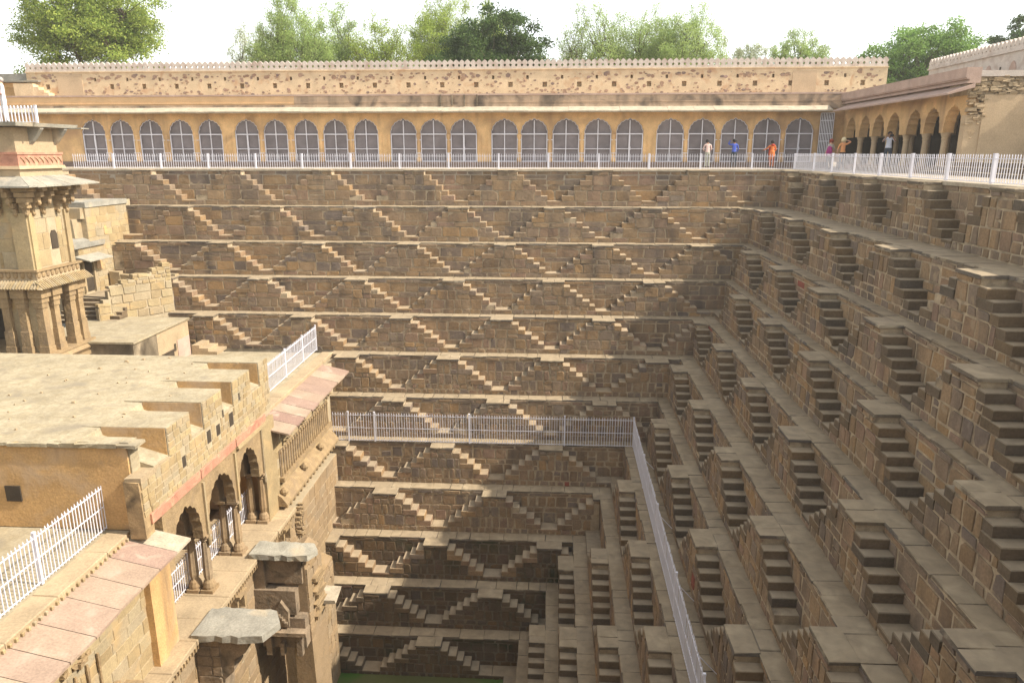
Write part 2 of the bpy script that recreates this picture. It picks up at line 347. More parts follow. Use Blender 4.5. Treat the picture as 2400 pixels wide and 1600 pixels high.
# ------------------------------------------------------------------ stepwell tiers
Z = [0.08, -1.87, -3.72, -5.46, -7.21, -8.98, -10.82, -12.70, -14.55, -16.45, -18.22, -19.92, -21.55]
YR = [42 - 1.25 * i for i in range(13)]
XF = [12.05, 10.3, 9.2, 8.2, 7.0, 5.65, 4.5, 2.8, 1.6, .35, -.85, -2.0, -3.1]
XR = [x + .65 for x in XF]
PR, TR, PW = .65, .325, .57
LEFT = [-31, -24.3, -24.3, -21.5, -20.5, -10.7, -10.7, -10.7, -10.7, -10.7, -10.7, -10.7]
ORD = ['top', 'second', 'third', 'fourth', 'fifth', 'sixth', 'seventh', 'eighth', 'ninth', 'tenth', 'eleventh', 'lowest']
REDS = set()
def tier(side, i):
    zt, zb = Z[i], Z[i + 1]; H = zt - zb; r = H / 7
    if side == 'back':
        fr = Frame('back', YR[i]); ua, ub = LEFT[i], XR[i]
        if i in (5, 6): ua = -11.5
        cs = [(-2.72 if i % 2 == 0 else -.1) + 5.2 * k for k in range(-7, 4)]
        if i % 2: cs = [c - .04 * (c < -3) for c in cs]
        run = YR[i - 1] - YR[i] if i else 1.4
        base = (ua, YR[i], zb)
        lab = f'{ORD[i]} tier of the far stone stepwell wall, ' + ('just under the white railing' if i == 0 else ('below the railed walkway gate' if i == 7 else ('where the railed walkway stands at its foot' if i == 6 else ('standing in the green water' if i == 11 else f'tier {ORD[i]} counted down from the rim'))))
    else:
        fr = Frame('right', XR[i]); ua, ub = -YR[i], -2.5
        even = i % 2 == 0
        if even: ys = [36.6, 31.55, 26.4, 21.35, 16.35, 11.3, 6.2]
        else: ys = [34.1, 28.95, 23.85, 18.8, 13.75, 8.7, 3.6]
        if i == 0: ys = [40.75, 35.9, 31.1, 26.0, 21.0, 16.0, 11.0]
        if i in (1, 3): ys = [38.9 if i == 1 else 38.9] + ys; ys = [y for y in ys if y < YR[i] - .6]
        if i >= 5: ys = [y for y in ys if y < YR[i] - .9]
        cs = [-y for y in ys]
        run = XR[i - 1] - XR[i] if i else 1.2
        base = (XR[i], YR[i], zb)
        lab = f'{ORD[i]} tier of the right hand stepwell wall, receding towards the far corner' if i else 'top tier of the right hand stepwell wall, directly under the white railing'
        if i == 11: lab = 'lowest tier of the right hand stepwell wall, down by the dark corner of the pool'
    cs = [c for c in cs if c + .9 > ua and c - .6 < ub]
    # visible limit of the right hand walls
    # ---- core: mortar body
    hw = [None] + [PW + TR * (6 - j) for j in range(1, 7)]
    def clampu(x): return max(ua, min(ub, x))
    bm = bmesh.new(); mb = MB()
    def core_box(u0, u1, w1, z1):
        p, q = fr.pt(u0, -.06, 0), fr.pt(u1, w1 + .02, 0)
        mb.box(min(p[0], q[0]), max(p[0], q[0]), min(p[1], q[1]), max(p[1], q[1]), zb - .15, z1)
    core_box(ua, ub, PR - .03, zb + r - .03)
    for c in cs:
        for j in range(1, 7):
            u0, u1 = clampu(c - hw[j]), clampu(c + hw[j])
            if u1 - u0 > .02: core_box(u0 + .035, u1 - .035, PR - .03 - .003 * j, zb + r * (j + 1) - .03)
    # body behind the recess plane
    P0 = [fr.pt(ua - (.0 if side == 'right' else 0), -.03, zb - .15), fr.pt(ub, -3.2, zt - .045)]
    P0[0] = fr.pt(ua, -.008, zb - .15)
    mb.box(min(P0[0][0], P0[1][0]), max(P0[0][0], P0[1][0]), min(P0[0][1], P0[1][1]), max(P0[0][1], P0[1][1]), zb - .15, zt - .045)
    bv = [bm.verts.new(v) for v in mb.V]
    for f in mb.F: bm.faces.new([bv[q] for q in f])
    bmesh.ops.recalc_face_normals(bm, faces=bm.faces)
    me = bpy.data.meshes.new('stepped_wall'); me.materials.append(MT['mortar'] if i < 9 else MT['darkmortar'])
    bmesh.ops.translate(bm, verts=bm.verts, vec=Vector(base) * -1)
    bm.to_mesh(me); bm.free()
    T = link('stepped_wall', me, None, base)
    tag(T, lab, 'stone wall', 'tiers of the stepwell')
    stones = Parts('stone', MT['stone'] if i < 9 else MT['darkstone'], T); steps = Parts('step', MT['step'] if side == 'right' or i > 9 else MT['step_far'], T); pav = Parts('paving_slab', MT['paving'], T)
    reds = Parts('red_stone', MT['redstone'], T)
    # stone size by depth and side
    if side == 'back':
        wmin, wmax = (.6, 1.35) if i < 3 else ((.42, .95) if i < 5 else (.32, .62))
    else:
        wmin, wmax = (.38, .85)
    def plate(u0, u1, z0, z1, w1, deep=.07):
        if u1 - u0 < .08: return
        g = R_.uniform(.008, .02) if side == 'back' and i < 4 else R_.uniform(.014, .032)
        if (z1 - z0) > .42 and R_.random() < .16:
            zm = z0 + (z1 - z0) * R_.uniform(.4, .6)
            cells = [(u0, u1, z0, zm), (u0, u1, zm, z1)]
        else: cells = [(u0, u1, z0, z1)]
        for (a, b_, c_, d_) in cells:
            V, F = stone_plate(fr, cell_poly(a, b_, c_, d_, g, .03), w1 - deep, w1 + R_.uniform(.003, .02), R_.uniform(.008, .02))
            if R_.random() < .0014: reds.add(V, F)
            else: stones.add(V, F)
    # row groups
    def groups():
        g = R_.choice([[(1, 2), (3, 4), (5, 5)], [(1, 1), (2, 3), (4, 5)], [(1, 2), (3, 3), (4, 5)], [(1, 2), (3, 4), (5, 5)]])
        return g
    # front relief
    EDGE = .36
    for c in cs:
        for (a, b_) in groups():
            z0, z1 = zb + r * a, zb + r * (b_ + 1)
            hi = hw[b_] - EDGE
            if hi > .1:
                for (s0, s1) in split_run(c - hi, c + hi, wmin * .8, wmax * .8):
                    if s0 >= ua and s1 <= ub: plate(s0, s1, z0, z1, PR)
            for j in range(a, b_ + 1):
                for sg in (-1, 1):
                    e0, e1 = c + sg * (hw[j] + R_.uniform(-.025, .03)), c + sg * max(hi, .0)
                    lo, hi_ = min(e0, e1), max(e0, e1)
                    lo, hi_ = max(lo, ua), min(hi_, ub)
                    if hi_ - lo < .1: continue
                    if R_.random() < .03 and 0 < j < 5: continue
                    V, F = fbox(fr, lo + .004, hi_ - .004, -.02, PR + R_.uniform(-.015, .03), zb + r * j + .006, zb + r * (j + 1) + R_.uniform(-.012, .008), .02, .003)
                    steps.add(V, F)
        # platform block
        lo, hi_ = max(c - PW, ua), min(c + PW, ub)
        if hi_ - lo > .2:
            for (s0, s1) in split_run(lo, hi_, .35, .8):
                plate(s0, s1, zb + r * 6, zt - .09, PR)
            for (s0, s1) in split_run(lo - .01, hi_ + .01, .5, 1.2):
                V, F = fbox(fr, s0 + .003, s1 - .003, -.0, PR + R_.uniform(.0, .05), zt - .09, zt + R_.uniform(-.006, .004), .018, .012); pav.add(V, F)
    # bottom row, all along
    for (s0, s1) in split_run(ua, ub, wmin * .8, wmax * .75): plate(s0, s1, zb, zb + r * (1 if R_.random() < 1 else 1), PR)
    # valley slabs
    edges = sorted(cs)
    gaps = [(a + hw[1], b_ - hw[1]) for a, b_ in zip(edges[:-1], edges[1:])]
    gaps = [(ua, edges[0] - hw[1])] + gaps + [(edges[-1] + hw[1], ub)]
    for (a, b_) in gaps:
        a, b_ = max(a, ua), min(b_, ub)
        if b_ - a < .08: continue
        for (s0, s1) in split_run(a, b_, .6, 1.3):
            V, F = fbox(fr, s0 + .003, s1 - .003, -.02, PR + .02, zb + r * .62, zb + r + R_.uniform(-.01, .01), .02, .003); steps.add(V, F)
    # recess stones
    for gi, (a, b_) in enumerate([(1, 1), (2, 3), (4, 5)] if R_.random() < .5 else [(1, 2), (3, 3), (4, 5)]):
        z0, z1 = zb + r * a, zb + r * (b_ + 1)
        allg = [(x + hw[b_] - .05, y - hw[b_] + .05) for x, y in zip(edges[:-1], edges[1:])]
        allg = [(ua, edges[0] - hw[b_] + .05)] + allg + [(edges[-1] + hw[b_] - .05, ub)]
        for (x, y) in allg:
            x, y = max(x, ua), min(y, ub)
            if y - x < .12: continue
            for (s0, s1) in split_run(x, y, wmin, wmax * 1.1): plate(s0, s1, z0, z1, 0)
    allg = [(x + PW - .05, y - PW + .05) for x, y in zip(edges[:-1], edges[1:])]
    allg = [(ua, edges[0] - PW + .05)] + allg + [(edges[-1] + PW - .05, ub)]
    for (x, y) in allg:
        x, y = max(x, ua), min(y, ub)
        if y - x < .12: continue
        for (s0, s1) in split_run(x, y, .5, 1.1): plate(s0, s1, zb + r * 6, zt - .085, .012)
    # ledge paving on top of this tier
    if i:
        lim = run - PR + .06
        for (s0, s1) in split_run(ua, ub if side == 'back' else ub, .45, 1.15):
            V, F = fbox(fr, s0 + .004, s1 - .004, -lim, R_.uniform(-.01, .045), zt - .085, zt + R_.uniform(-.010, .004), .018, .012); pav.add(V, F)
        if side == 'back':   # corner square of the ledge
            V, F = fbox(fr, ub, ub + (XR[i - 1] - XR[i]), -run + .02, 0, zt - .085, zt - .004, .01, .003); pav.add(V, F)
    stones.flush(); steps.flush(); pav.flush(); reds.flush()
    return T
for i in range(12): tier('back', i)
for i in range(12): tier('right', i)

# ------------------------------------------------------------------ ground, terrace, pool
def sheet(name, x0, x1, y0, y1, z, mat, thick=.4, kind='structure'):
    mb = MB(); mb.box(x0, x1, y0, y1, z - thick, z)
    o = mb.put(name, mat, None, origin=(x0, y0, z)); tag(o, kind=kind); return o
mb = MB()
mb.box(-900, 900, 62, 1800, -.6, -.02); mb.box(-900, -45, -300, 62, -.6, -.02); mb.box(60, 900, -300, 62, -.6, -.02); mb.box(-45, 60, -300, -12, -.6, -.02)
tag(mb.put('ground', MT['ground'], None, origin=(0, 62, 0)), kind='structure')
# far terrace in flagstones
TB = MB(); TB.box(-45, 60, 42.0, 62, -.5, .05)
terr = TB.put('terrace', MT['terrace'], None, origin=(0, 42, .05)); tag(terr, kind='structure')
fp = Parts('flagstone', MT['terrace'], terr)
y = 42.55
while y < 49.0:
    dy = .92
    for (s0, s1) in split_run(-34 if y > 42.6 else -31, 13.6, .8, 1.3):
        V, F = chamfer_box(s0 + .008, s1 - .008, y + .008, y + dy - .008, .03, .08 + R_.uniform(-.004, .004), .006, .002); fp.add(V, F)
    y += dy
fp.flush()
kb = Parts('kerb_stone', MT['eave'], terr)
for (s0, s1) in split_run(-31, 13.3, .9, 1.5):
    V, F = chamfer_box(s0 + .004, s1 - .004, 41.93, 42.5, .0, .12 + R_.uniform(-.006, .006), .015, .004); kb.add(V, F)
kb.flush()
TB = MB(); TB.box(13.2, 60, -12, 42.0, -.5, .05); TB.box(-45, 13.2, -12, 0.2, -.6, .05)
terr2 = TB.put('terrace', MT['terrace'], None, origin=(13, 42, .05)); tag(terr2, kind='structure')
fp = Parts('flagstone', MT['terrace'], terr2)
x = 13.25
while x < 17.0:
    for (s0, s1) in split_run(16, 42.5, .8, 1.3):
        V, F = chamfer_box(x + .008, x + .92, s0 + .008, s1 - .008, .03, .08 + R_.uniform(-.004, .004), .006, .002); fp.add(V, F)
    x += .93
fp.flush()
kb = Parts('kerb_stone', MT['eave'], terr2)
for (s0, s1) in split_run(14, 41.9, .9, 1.5):
    V, F = chamfer_box(12.63, 13.24, s0 + .004, s1 - .004, -.02, .10 + R_.uniform(-.006, .006), .015, .004); kb.add(V, F)
kb.flush()
# near side of the pit (behind the view)
mb = MB()
for i in range(12): mb.box(-11, 14, -12 , .5 + 1.25 * i, Z[i + 1], Z[i] - .03 if i else -.55)
tag(mb.put('stepped_wall', MT['mortar'], None), 'plain rear wall of the stepwell below the near terrace, out of the view', 'stone wall')
mb = MB(); mb.box(-12, 4, 8, 29, -22.2, -21.50)
tag(mb.put('pool_water', MT['water'], None, origin=(0, 20, -21.4)), kind='structure')

# ------------------------------------------------------------------ railings
def railing(label, P, Q, h, spacing=.115, posts=None, group='white metal railings', bar=.011, rails=(.05, .86), tips=True, post_w=.045, extra_parent=None):
    """straight picket railing from P to Q (base points)"""
    P, Q = Vector(P), Vector(Q); L = (Q - P).length; dr = (Q - P) / L; nrm = Vector((-dr.y, dr.x, 0)).normalized()
    T = empty('railing', tuple(P)) if extra_parent is None else extra_parent
    if extra_parent is None: tag(T, label, 'railing', group)
    def shared(name, mb): 
        return mesh_of(name, mb.V, mb.F, MT['white'])
    mb = MB(); b = bar
    mb.box(-b, b, -b, b, .02, h * .965)
    if tips:
        k = len(mb.V); mb.add([(-b * 1.5, -b * 1.5, h * .965), (b * 1.5, -b * 1.5, h * .965), (b * 1.5, b * 1.5, h * .965), (-b * 1.5, b * 1.5, h * .965), (0, 0, h * 1.03)], [(0, 1, 4), (1, 2, 4), (2, 3, 4), (3, 0, 4), (3, 2, 1, 0)])
    ang = math.atan2(dr.y, dr.x)
    bar_me = shared('bar', mb)
    n = int(L / spacing); items = []
    for k in range(n + 1):
        p = P + dr * (k * L / n); q = proj(p)
        if q is None or not (-200 < q[0] < 2600 and -200 < q[1] < 1900): continue
        items.append((q[2], p))
    items.sort(key=lambda t: t[0])
    for _, p in items[:300]:
        o = link('bar', bar_me, T, tuple(p)); o.rotation_euler.z = ang + R_.uniform(-.05, .05)
        o.rotation_euler.x = R_.uniform(-.01, .01); o.rotation_euler.y = R_.uniform(-.012, .012)
    if len(items) > 300:
        big = MB()
        for _, p in items[300:]: big.add([(v[0] + p.x, v[1] + p.y, v[2] + p.z) for v in bar_me_verts(bar_me)], mb.F)
        tag(big.put('bar', MT['white'], T), kind='stuff')
    for rz in rails:
        m2 = MB(); m2.tube(tuple(P + Vector((0, 0, h * rz))), tuple(Q + Vector((0, 0, h * rz))), .016, n=4); m2.put('rail', MT['white'], T)
    pm = MB(); pm.box(-post_w, post_w, -post_w, post_w, -.0, h * 1.02); pm.box(-post_w * 1.15, post_w * 1.15, -post_w * 1.15, post_w * 1.15, h * 1.02, h * 1.05)
    pme = shared('post', pm)
    for t in (posts or []):
        p = P + dr * (t * L); o = link('post', pme, T, tuple(p)); o.rotation_euler.z = ang
    return T
def bar_me_verts(me): return [tuple(v.co) for v in me.vertices]
def tpos(a, b, vals): return [(v - a) / (b - a) for v in vals]
railing('long white picket railing on the rim in front of the far arcade', (-28, 42.25, .12), (13.0, 42.25, .12), .80, spacing=.135, bar=.0095,
        posts=tpos(-28, 13, [-25.6, -22.8, -20.0, -17.2, -14.5, -11.7, -8.9, -6.1, -3.27, -.48, 2.32, 5.09, 7.9, 10.7, 13.0]))
railing('white picket railing along the right hand rim, coming towards the viewer', (12.95, 42.25, .10), (12.95, 14.0, .10), .84, spacing=.135, bar=.0095,
        posts=[(42.25 - y) / 28.25 for y in (38.98, 36.45, 33.75, 31.12, 28.41, 25.84, 23.21, 20.5, 17.8)])
railing('white railing across the walkway low on the far wall', (-10.75, 33.2, -12.70), (3.84, 33.2, -12.70), 1.45, spacing=.125, rails=(.04, .48, .93),
        posts=tpos(-10.75, 3.84, [-10.0, -8.7, -4.05, .55, 3.84]), post_w=.035, bar=.011)
T = railing('white railing running down the right side walkway towards the bottom of the picture', (3.84, 33.2, -12.70), (3.72, 11.0, -12.70), 1.45, spacing=.125, rails=(.04, .48, .93),
        posts=[0, .2, .4, .6, .8, 1], post_w=.03, bar=.011)
for yy in (30.5, 25.2, 20.6, 17.3):
    m2 = MB(); m2.tube((3.82, yy, -11.9), (4.6, yy - .1, -12.69), .014, n=4); m2.put('stay_bar', MT['white'], T)
railing('white railing on the sunlit roof terrace beyond the notched parapet', (-12.38, 36.3, -8.98), (-12.12, 26.2, -8.98), 1.30, spacing=.125, rails=(.05, .52, .93),
        posts=[0, .22, .47, .8], post_w=.03, bar=.010)
railing('white railing on the near terrace at lower left of the picture', (-12.16, 18.25, -8.98), (-12.12, 8.0, -8.98), 1.30, spacing=.125, rails=(.05, .52, .93),
        posts=[0, .33, .62], post_w=.035, bar=.011)

# ------------------------------------------------------------------ arcades
def cusp_arch(w, zs, zt, lobes=9, cusp=.045, n=4):
    """points of a cusped arch from (-w, zs) over (0,zt) to (w, zs)"""
    base = []
    K = lobes * n
    def curve(t):      # t 0..1
        a = math.pi * (1 - t)
        x = w * math.cos(a); z = zs + (zt - zs) * math.sin(a) ** .85
        return x, z
    pts = []
    for k in range(lobes):
        for q in range(n):
            t = (k + q / n) / lobes
            x, z = curve(t)
            b = cusp * (math.sin(math.pi * q / n) - .2)
            dx, dz = x / w, (z - zs) / (zt - zs) + .1; L = math.hypot(dx, dz)
            x += dx / L * b; z += dz / L * b
            if k == lobes // 2: z += .05 * math.sin(math.pi * q / n)
            pts.append((x, z))
    pts.append((w, zs))
    pts[0] = (-w, zs)
    return pts
AX = [-31.13, -29.19, -27.17, -25.1, -23.1, -20.6, -18.65, -16.59, -14.63, -12.58, -10.09, -8.1, -6.12, -3.44, -1.51, 0.55, 2.61, 4.65, 7.23, 9.25, 11.32, 13.34, 15.36]
ZP, ZS, ZA, ZW = .42, 2.15, 3.08, 3.72     # plinth, springing, apex, underside of eave
YA = 49.5
G = empty('arcade_gallery', (-7, YA, .05))
tag(G, 'long ochre arcade gallery with cusped arches closed by white framed screens', 'gallery')
bounds = [-38.0] + [(a + b) / 2 for a, b in zip(AX[:-1], AX[1:])] + [16.55]
hwA = [.80 if a < -11 else .86 for a in AX]
for k, a in enumerate(AX):
    w = hwA[k]; arch = [(a + x, z) for x, z in cusp_arch(w, ZS, ZA)]
    xl, xr = bounds[k], bounds[k + 1]
    poly = [(xl, ZP), (a - w - .02, ZP)] + [(a - w - .02, ZS)] + arch[1:-1] + [(a + w + .02, ZS), (a + w + .02, ZP), (xr, ZP), (xr, ZW), (xl, ZW)]
    mb = MB(); mb.prism(poly, 'y', YA, YA + .45); mb.put('arch_bay', MT['ochre'], G)
    # a narrow raised rim round the arch
    mb = MB()
    outer = [(a + x * 1.07, ZS + (z - ZS) * 1.07 + (.02 if abs(x) < .5 else 0)) for x, z in cusp_arch(w, ZS, ZA)]
    rim = arch + list(reversed(outer))
    for q in range(len(arch) - 1):
        mb.add([(arch[q][0], YA - .03, arch[q][1]), (arch[q + 1][0], YA - .03, arch[q + 1][1]), (outer[q + 1][0], YA - .03, outer[q + 1][1]), (outer[q][0], YA - .03, outer[q][1]),
                (outer[q][0], YA + .01, outer[q][1]), (outer[q + 1][0], YA + .01, outer[q + 1][1])], [(0, 1, 2, 3), (3, 2, 5, 4)])
    mb.put('arch_moulding', MT['ochre'], G)
    # screen
    S = put('arch_screen', [(a - w, YA + .16, ZP), (a + w, YA + .16, ZP)] + [(x, YA + .16, z) for x, z in reversed(arch)] + [(a - w, YA + .2, ZP), (a + w, YA + .2, ZP)] + [(x, YA + .2, z) for x, z in reversed(arch)],
            [tuple(range(2 + len(arch))), tuple(reversed(range(2 + len(arch), 4 + 2 * len(arch))))], MT['mesh'], G)
    mb = MB(); yf = YA + .07; t = .032
    for q in range(len(arch) - 1):
        mb.tube((arch[q][0] * 1.0 - (arch[q][0] - a) * .035, yf, arch[q][1] - .03), (arch[q + 1][0] - (arch[q + 1][0] - a) * .035, yf, arch[q + 1][1] - .03), .022, n=4)
    mb.box(a - w, a - w + .06, yf - .03, yf + .03, ZP, ZS); mb.box(a + w - .06, a + w, yf - .03, yf + .03, ZP, ZS)
    mb.put('frame', MT['white'], S)
    door = k in (0, 5, 12, 17, 22)
    mb = MB(); mb.box(a - .03, a + .03, yf - .025, yf + .025, ZS - .05, ZA - .05)
    mb.box(a - (.05 if door else .025), a + (.05 if door else .025), yf - .025, yf + .025, ZP, ZS - .05); mb.put('mullion', MT['white'], S)
    for zz, hh in ((ZS + .02, .035), (ZP + .82, .022), (ZP + .03, .03)):
        mb = MB(); mb.box(a - w + .03, a + w - .03, yf - .035, yf + .035, zz - hh, zz + hh); mb.put('crossbar', MT['white'], S)
    if door:
        mb = MB(); mb.box(a + .02, a + .08, yf - .06, yf - .03, ZP + .75, ZP + .95); mb.put('bolt', MT['white'], S)
    # column shafts between the bays
    for xx in ((a + w + .02 + bounds[k + 1]) / 2,):
        if k < len(AX) - 1 and AX[k + 1] - a < 2.3:
            mb = MB(); mb.lathe([(.16, ZP), (.16, ZP + .2), (.11, ZP + .28), (.10, ZS - .3), (.13, ZS - .2), (.15, ZS - .06), (.15, ZS)], bounds[k + 1], YA - .02, n=10)
            mb.put('column', MT['ochre'], G)
            mb = MB(); mb.box(a + w - .02, AX[k + 1] - hwA[k + 1] + .02, YA - .09, YA - .06, ZS - .37, ZS - .33); mb.box(a + w - .02, AX[k + 1] - hwA[k + 1] + .02, YA - .15, YA - .12, ZP + .53, ZP + .57)
            mb.put('tie_bar', MT['white'], G)
        elif k < len(AX) - 1:      # wide pier with a small blind niche
            xm = (a + AX[k + 1]) / 2
            mb = MB(); mb.prism([(xm - .14, ZP + 1.1), (xm + .14, ZP + 1.1), (xm + .14, ZP + 1.45), (xm, ZP + 1.62), (xm - .14, ZP + 1.45)], 'y', YA - .02, YA + .05)
            mb.box(xm - .2, xm + .2, YA - .04, YA + .02, ZP + 1.02, ZP + 1.08); mb.box(xm - .2, xm - .16, YA - .03, YA + .02, ZP + .3, ZP + 1.7); mb.box(xm + .16, xm + .2, YA - .03, YA + .02, ZP + .3, ZP + 1.7)
            mb.put('niche', MT['ochre'], G)
mb = MB(); mb.box(-38, 17.2, 49.2, 52.2, .0, ZP); mb.put('plinth', MT['rubble'], G)
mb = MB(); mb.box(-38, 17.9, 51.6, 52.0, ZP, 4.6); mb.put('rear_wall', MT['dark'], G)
mb = MB(); mb.box(-38, 18.2, 49.3, 52.1, ZW - .02, 4.0); mb.put('roof', MT['parapet'], G)
mb = MB()
mb.prism([(48.5, 3.46), (48.5, 3.56), (49.45, 3.86), (49.45, 3.74)], 'x', -38, 17.0)
mb.put('eave', MT['eave'], G)
ev = Parts('eave_slab', MT['eave'], G)
for (s0, s1) in split_run(-37.5, 16.95, 1.0, 1.7):
    zj = R_.uniform(-.012, .012); e = R_.uniform(-.03, .03)
    ev.add([(s0 + .006, 48.44 + e, 3.57 + zj), (s1 - .006, 48.44 + e, 3.57 + zj), (s1 - .006, 49.4, 3.90 + zj), (s0 + .006, 49.4, 3.90 + zj), (s0 + .006, 48.44 + e, 3.50 + zj), (s1 - .006, 48.44 + e, 3.50 + zj), (s1 - .006, 49.4, 3.84), (s0 + .006, 49.4, 3.84)],
           [(0, 1, 2, 3), (4, 7, 6, 5), (0, 4, 5, 1), (1, 5, 6, 2), (2, 6, 7, 3), (3, 7, 4, 0)])
ev.flush()
# parapet in coursed bands, dark strips painting the shade of gaps near its middle
mb = MB(); mb.box(-38, -17.2, 49.35, 49.9, 3.86, 4.08); mb.box(-38, -17.2, 49.30, 49.9, 4.08, 4.14); mb.box(-38, -17.2, 49.38, 49.9, 4.14, 4.62)
mb.put('parapet', MT['parapet_ochre'], G)
mb = MB(); mb.box(-17.2, 18.2, 49.35, 49.9, 3.86, 4.14); mb.box(-17.2, 18.2, 49.31, 49.9, 4.14, 4.19); mb.box(-17.2, 18.2, 49.38, 49.9, 4.19, 4.56)
mb.put('parapet', MT['parapet'], G)
mb = MB(); mb.box(-38, 18.2, 49.33, 52.1, 4.56, 4.66); mb.put('coping', MT['pinkband'], G)
for xx in (-7.55, -6.8, -6.0, -5.2):
    mb = MB(); mb.box(xx - .05, xx + .03, 49.22, 49.4, 3.92, 4.60); mb.put('gap_shade_strip', MT['mould'], G)  # mould colours reused here for the shade in an open gap
# barred gate at the end of the gallery
mb = MB(); mb.box(16.55, 18.3, YA, YA + .45, ZP, ZW); mb.put('end_wall', MT['ochre'], G)
S = put('grille_gate', [(15.95 + .55, YA - .25, .9), (17.2, YA - .55, .9), (17.2, YA - .55, 3.4), (16.5, YA - .25, 3.4)], [(0, 1, 2, 3)], MT['dark'], G)
mb = MB()
for k in range(9):
    t = k / 8; mb.box(16.5 + .7 * t - .02, 16.5 + .7 * t + .02, YA - .30 - .3 * t - .02, YA - .30 - .3 * t + .02, .9, 3.4)
for zz in (.9, 1.7, 2.15, 2.95, 3.4): mb.tube((16.5, YA - .31, zz), (17.2, YA - .61, zz), .03, n=4)
mb.put('bar', MT['white'], S)

# upper rubble wall with crenellated crest
YW = 52.0
W = empty('rubble_wall', (-7, YW, 4.6)); tag(W, 'tall peach plastered rubble wall with square holes and a lotus petal cresting', 'wall')
x0, x1 = -37.0, 21.4
hol1 = []; xx = 6.03 + 2.31 * 6
while xx > x0 + 1: 
    hol1.append(xx); xx -= 2.31
hol2 = [h - 1.16 - .05 * 0 for h in hol1]
def strip(z0, z1, holes, hw_):
    mb = MB(); xs = sorted([(h - hw_, h + hw_) for h in holes if x0 + .5 < h < x1 - .5]); u = x0
    for a, b in xs: mb.box(u, a, YW, YW + .4, z0, z1); u = b
    mb.box(u, x1, YW, YW + .4, z0, z1); return mb
mb = MB(); mb.box(x0, x1, YW, YW + .4, 4.3, 5.27)
for s in (strip(5.27, 5.60, hol1, .15), ): mb.add(s.V, s.F)
mb.box(x0, x1, YW, YW + .4, 5.60, 5.78); s = strip(5.78, 6.01, hol2, .08); mb.add(s.V, s.F)
mb.box(x0, x1, YW, YW + .4, 6.01, 6.36); mb.box(x0, x1, YW + .35, YW + 1.2, 4.3, 6.36)
mb.put('wall_face', MT['peach'], W)
mb = MB(); mb.box(x0 - .03, x1 + .03, YW - .07, YW + 1.2, 6.36, 6.43); mb.put('string_course', MT['peach'], W)
mb = MB(); mb.box(15.35, 16.9, YW - .03, YW + .02, 4.4, 6.2); mb.box(-34.8, -33.0, YW - .03, YW + .02, 4.4, 6.25); mb.put('repair_patch', MT['tanwall'], W)
rs = Parts('rubble_stone', MT['rubble'], W); frW = Frame('back', YW)
for k in range(950):
    u = R_.uniform(x0 + .3, x1 - .3); zz = R_.choice((R_.gauss(6.0, .12), R_.gauss(5.0, .14), R_.uniform(4.75, 6.25), R_.uniform(4.75, 6.25)))
    if not 4.72 < zz < 6.28 or 15.2 < u < 17.1: continue
    if any(abs(u - h) < .3 and 5.15 < zz < 5.72 for h in hol1) or any(abs(u - h) < .2 and 5.7 < zz < 6.1 for h in hol2): continue
    sx = R_.uniform(.025, .16) * (1.25 if zz > 5.8 else 1); sz = sx * R_.uniform(.35, .7); n = R_.randint(5, 7); ph = R_.uniform(0, 6)
    sz = sz * R_.uniform(.9, 1.5); poly = [(u + sx * R_.uniform(.75, 1.1) * math.cos(ph + 2 * math.pi * q / n), zz + sz * R_.uniform(.75, 1.1) * math.sin(ph + 2 * math.pi * q / n)) for q in range(n)]
    V, F = stone_plate(frW, poly, -.05, .018, .012); rs.add(V, F)
rs.flush()
# merlons
def merlon_mesh(p=.385):
    h = p / 2
    pts = [(-h, 0), (h, 0), (h, .15), (h * .68, .19), (h * .55, .25), (h * .68, .31), (h, .34), (h * 1.0, .41), (h * .84, .48), (h * .5, .55), (0, .62),
           (-h * .5, .55), (-h * .84, .48), (-h * 1.0, .41), (-h, .34), (-h * .68, .31), (-h * .55, .25), (-h * .68, .19), (-h, .15)]
    mb = MB(); mb.prism(pts, 'y', 0, .16); return mb
mm = merlon_mesh(); mme = mesh_of('merlon', mm.V, mm.F, MT['crest'])
nm = int((x1 - x0) / .385)
for k in range(nm + 1): link('merlon', mme, W, (x0 + .1 + k * .385, YW + .1 + R_.uniform(-.01, .01), 6.43 + R_.uniform(-.012, .012)))

# low roof at far left of the rubble wall
L = empty('side_building', (-40, 50.5, 4.5)); tag(L, 'low ochre building with slab roof left of the rubble wall', 'building')
mb = MB(); mb.box(-48, -36.2, 52.4, 56, 3, 5.75); mb.put('wall', MT['ochre'], L)
mb = MB(); mb.box(-48, -36.0, 51.7, 56, 5.75, 5.85); mb.box(-48, -36.1, 52.2, 56, 5.85, 6.35); mb.put('roof', MT['slate'], L)
mb = MB(); mb.box(-38.9, -37.6, 52.3, 52.42, 4.4, 5.45); mb.put('doorway', MT['flank'], L)
mb = MB()
for k in range(6): mb.box(-37.6 + k * .35, -36.2 + k * .35, 51.4, 52.0, 4.4, 5.6 - k * .2, j=.02)
mb.put('broken_wall', MT['peach'], L)

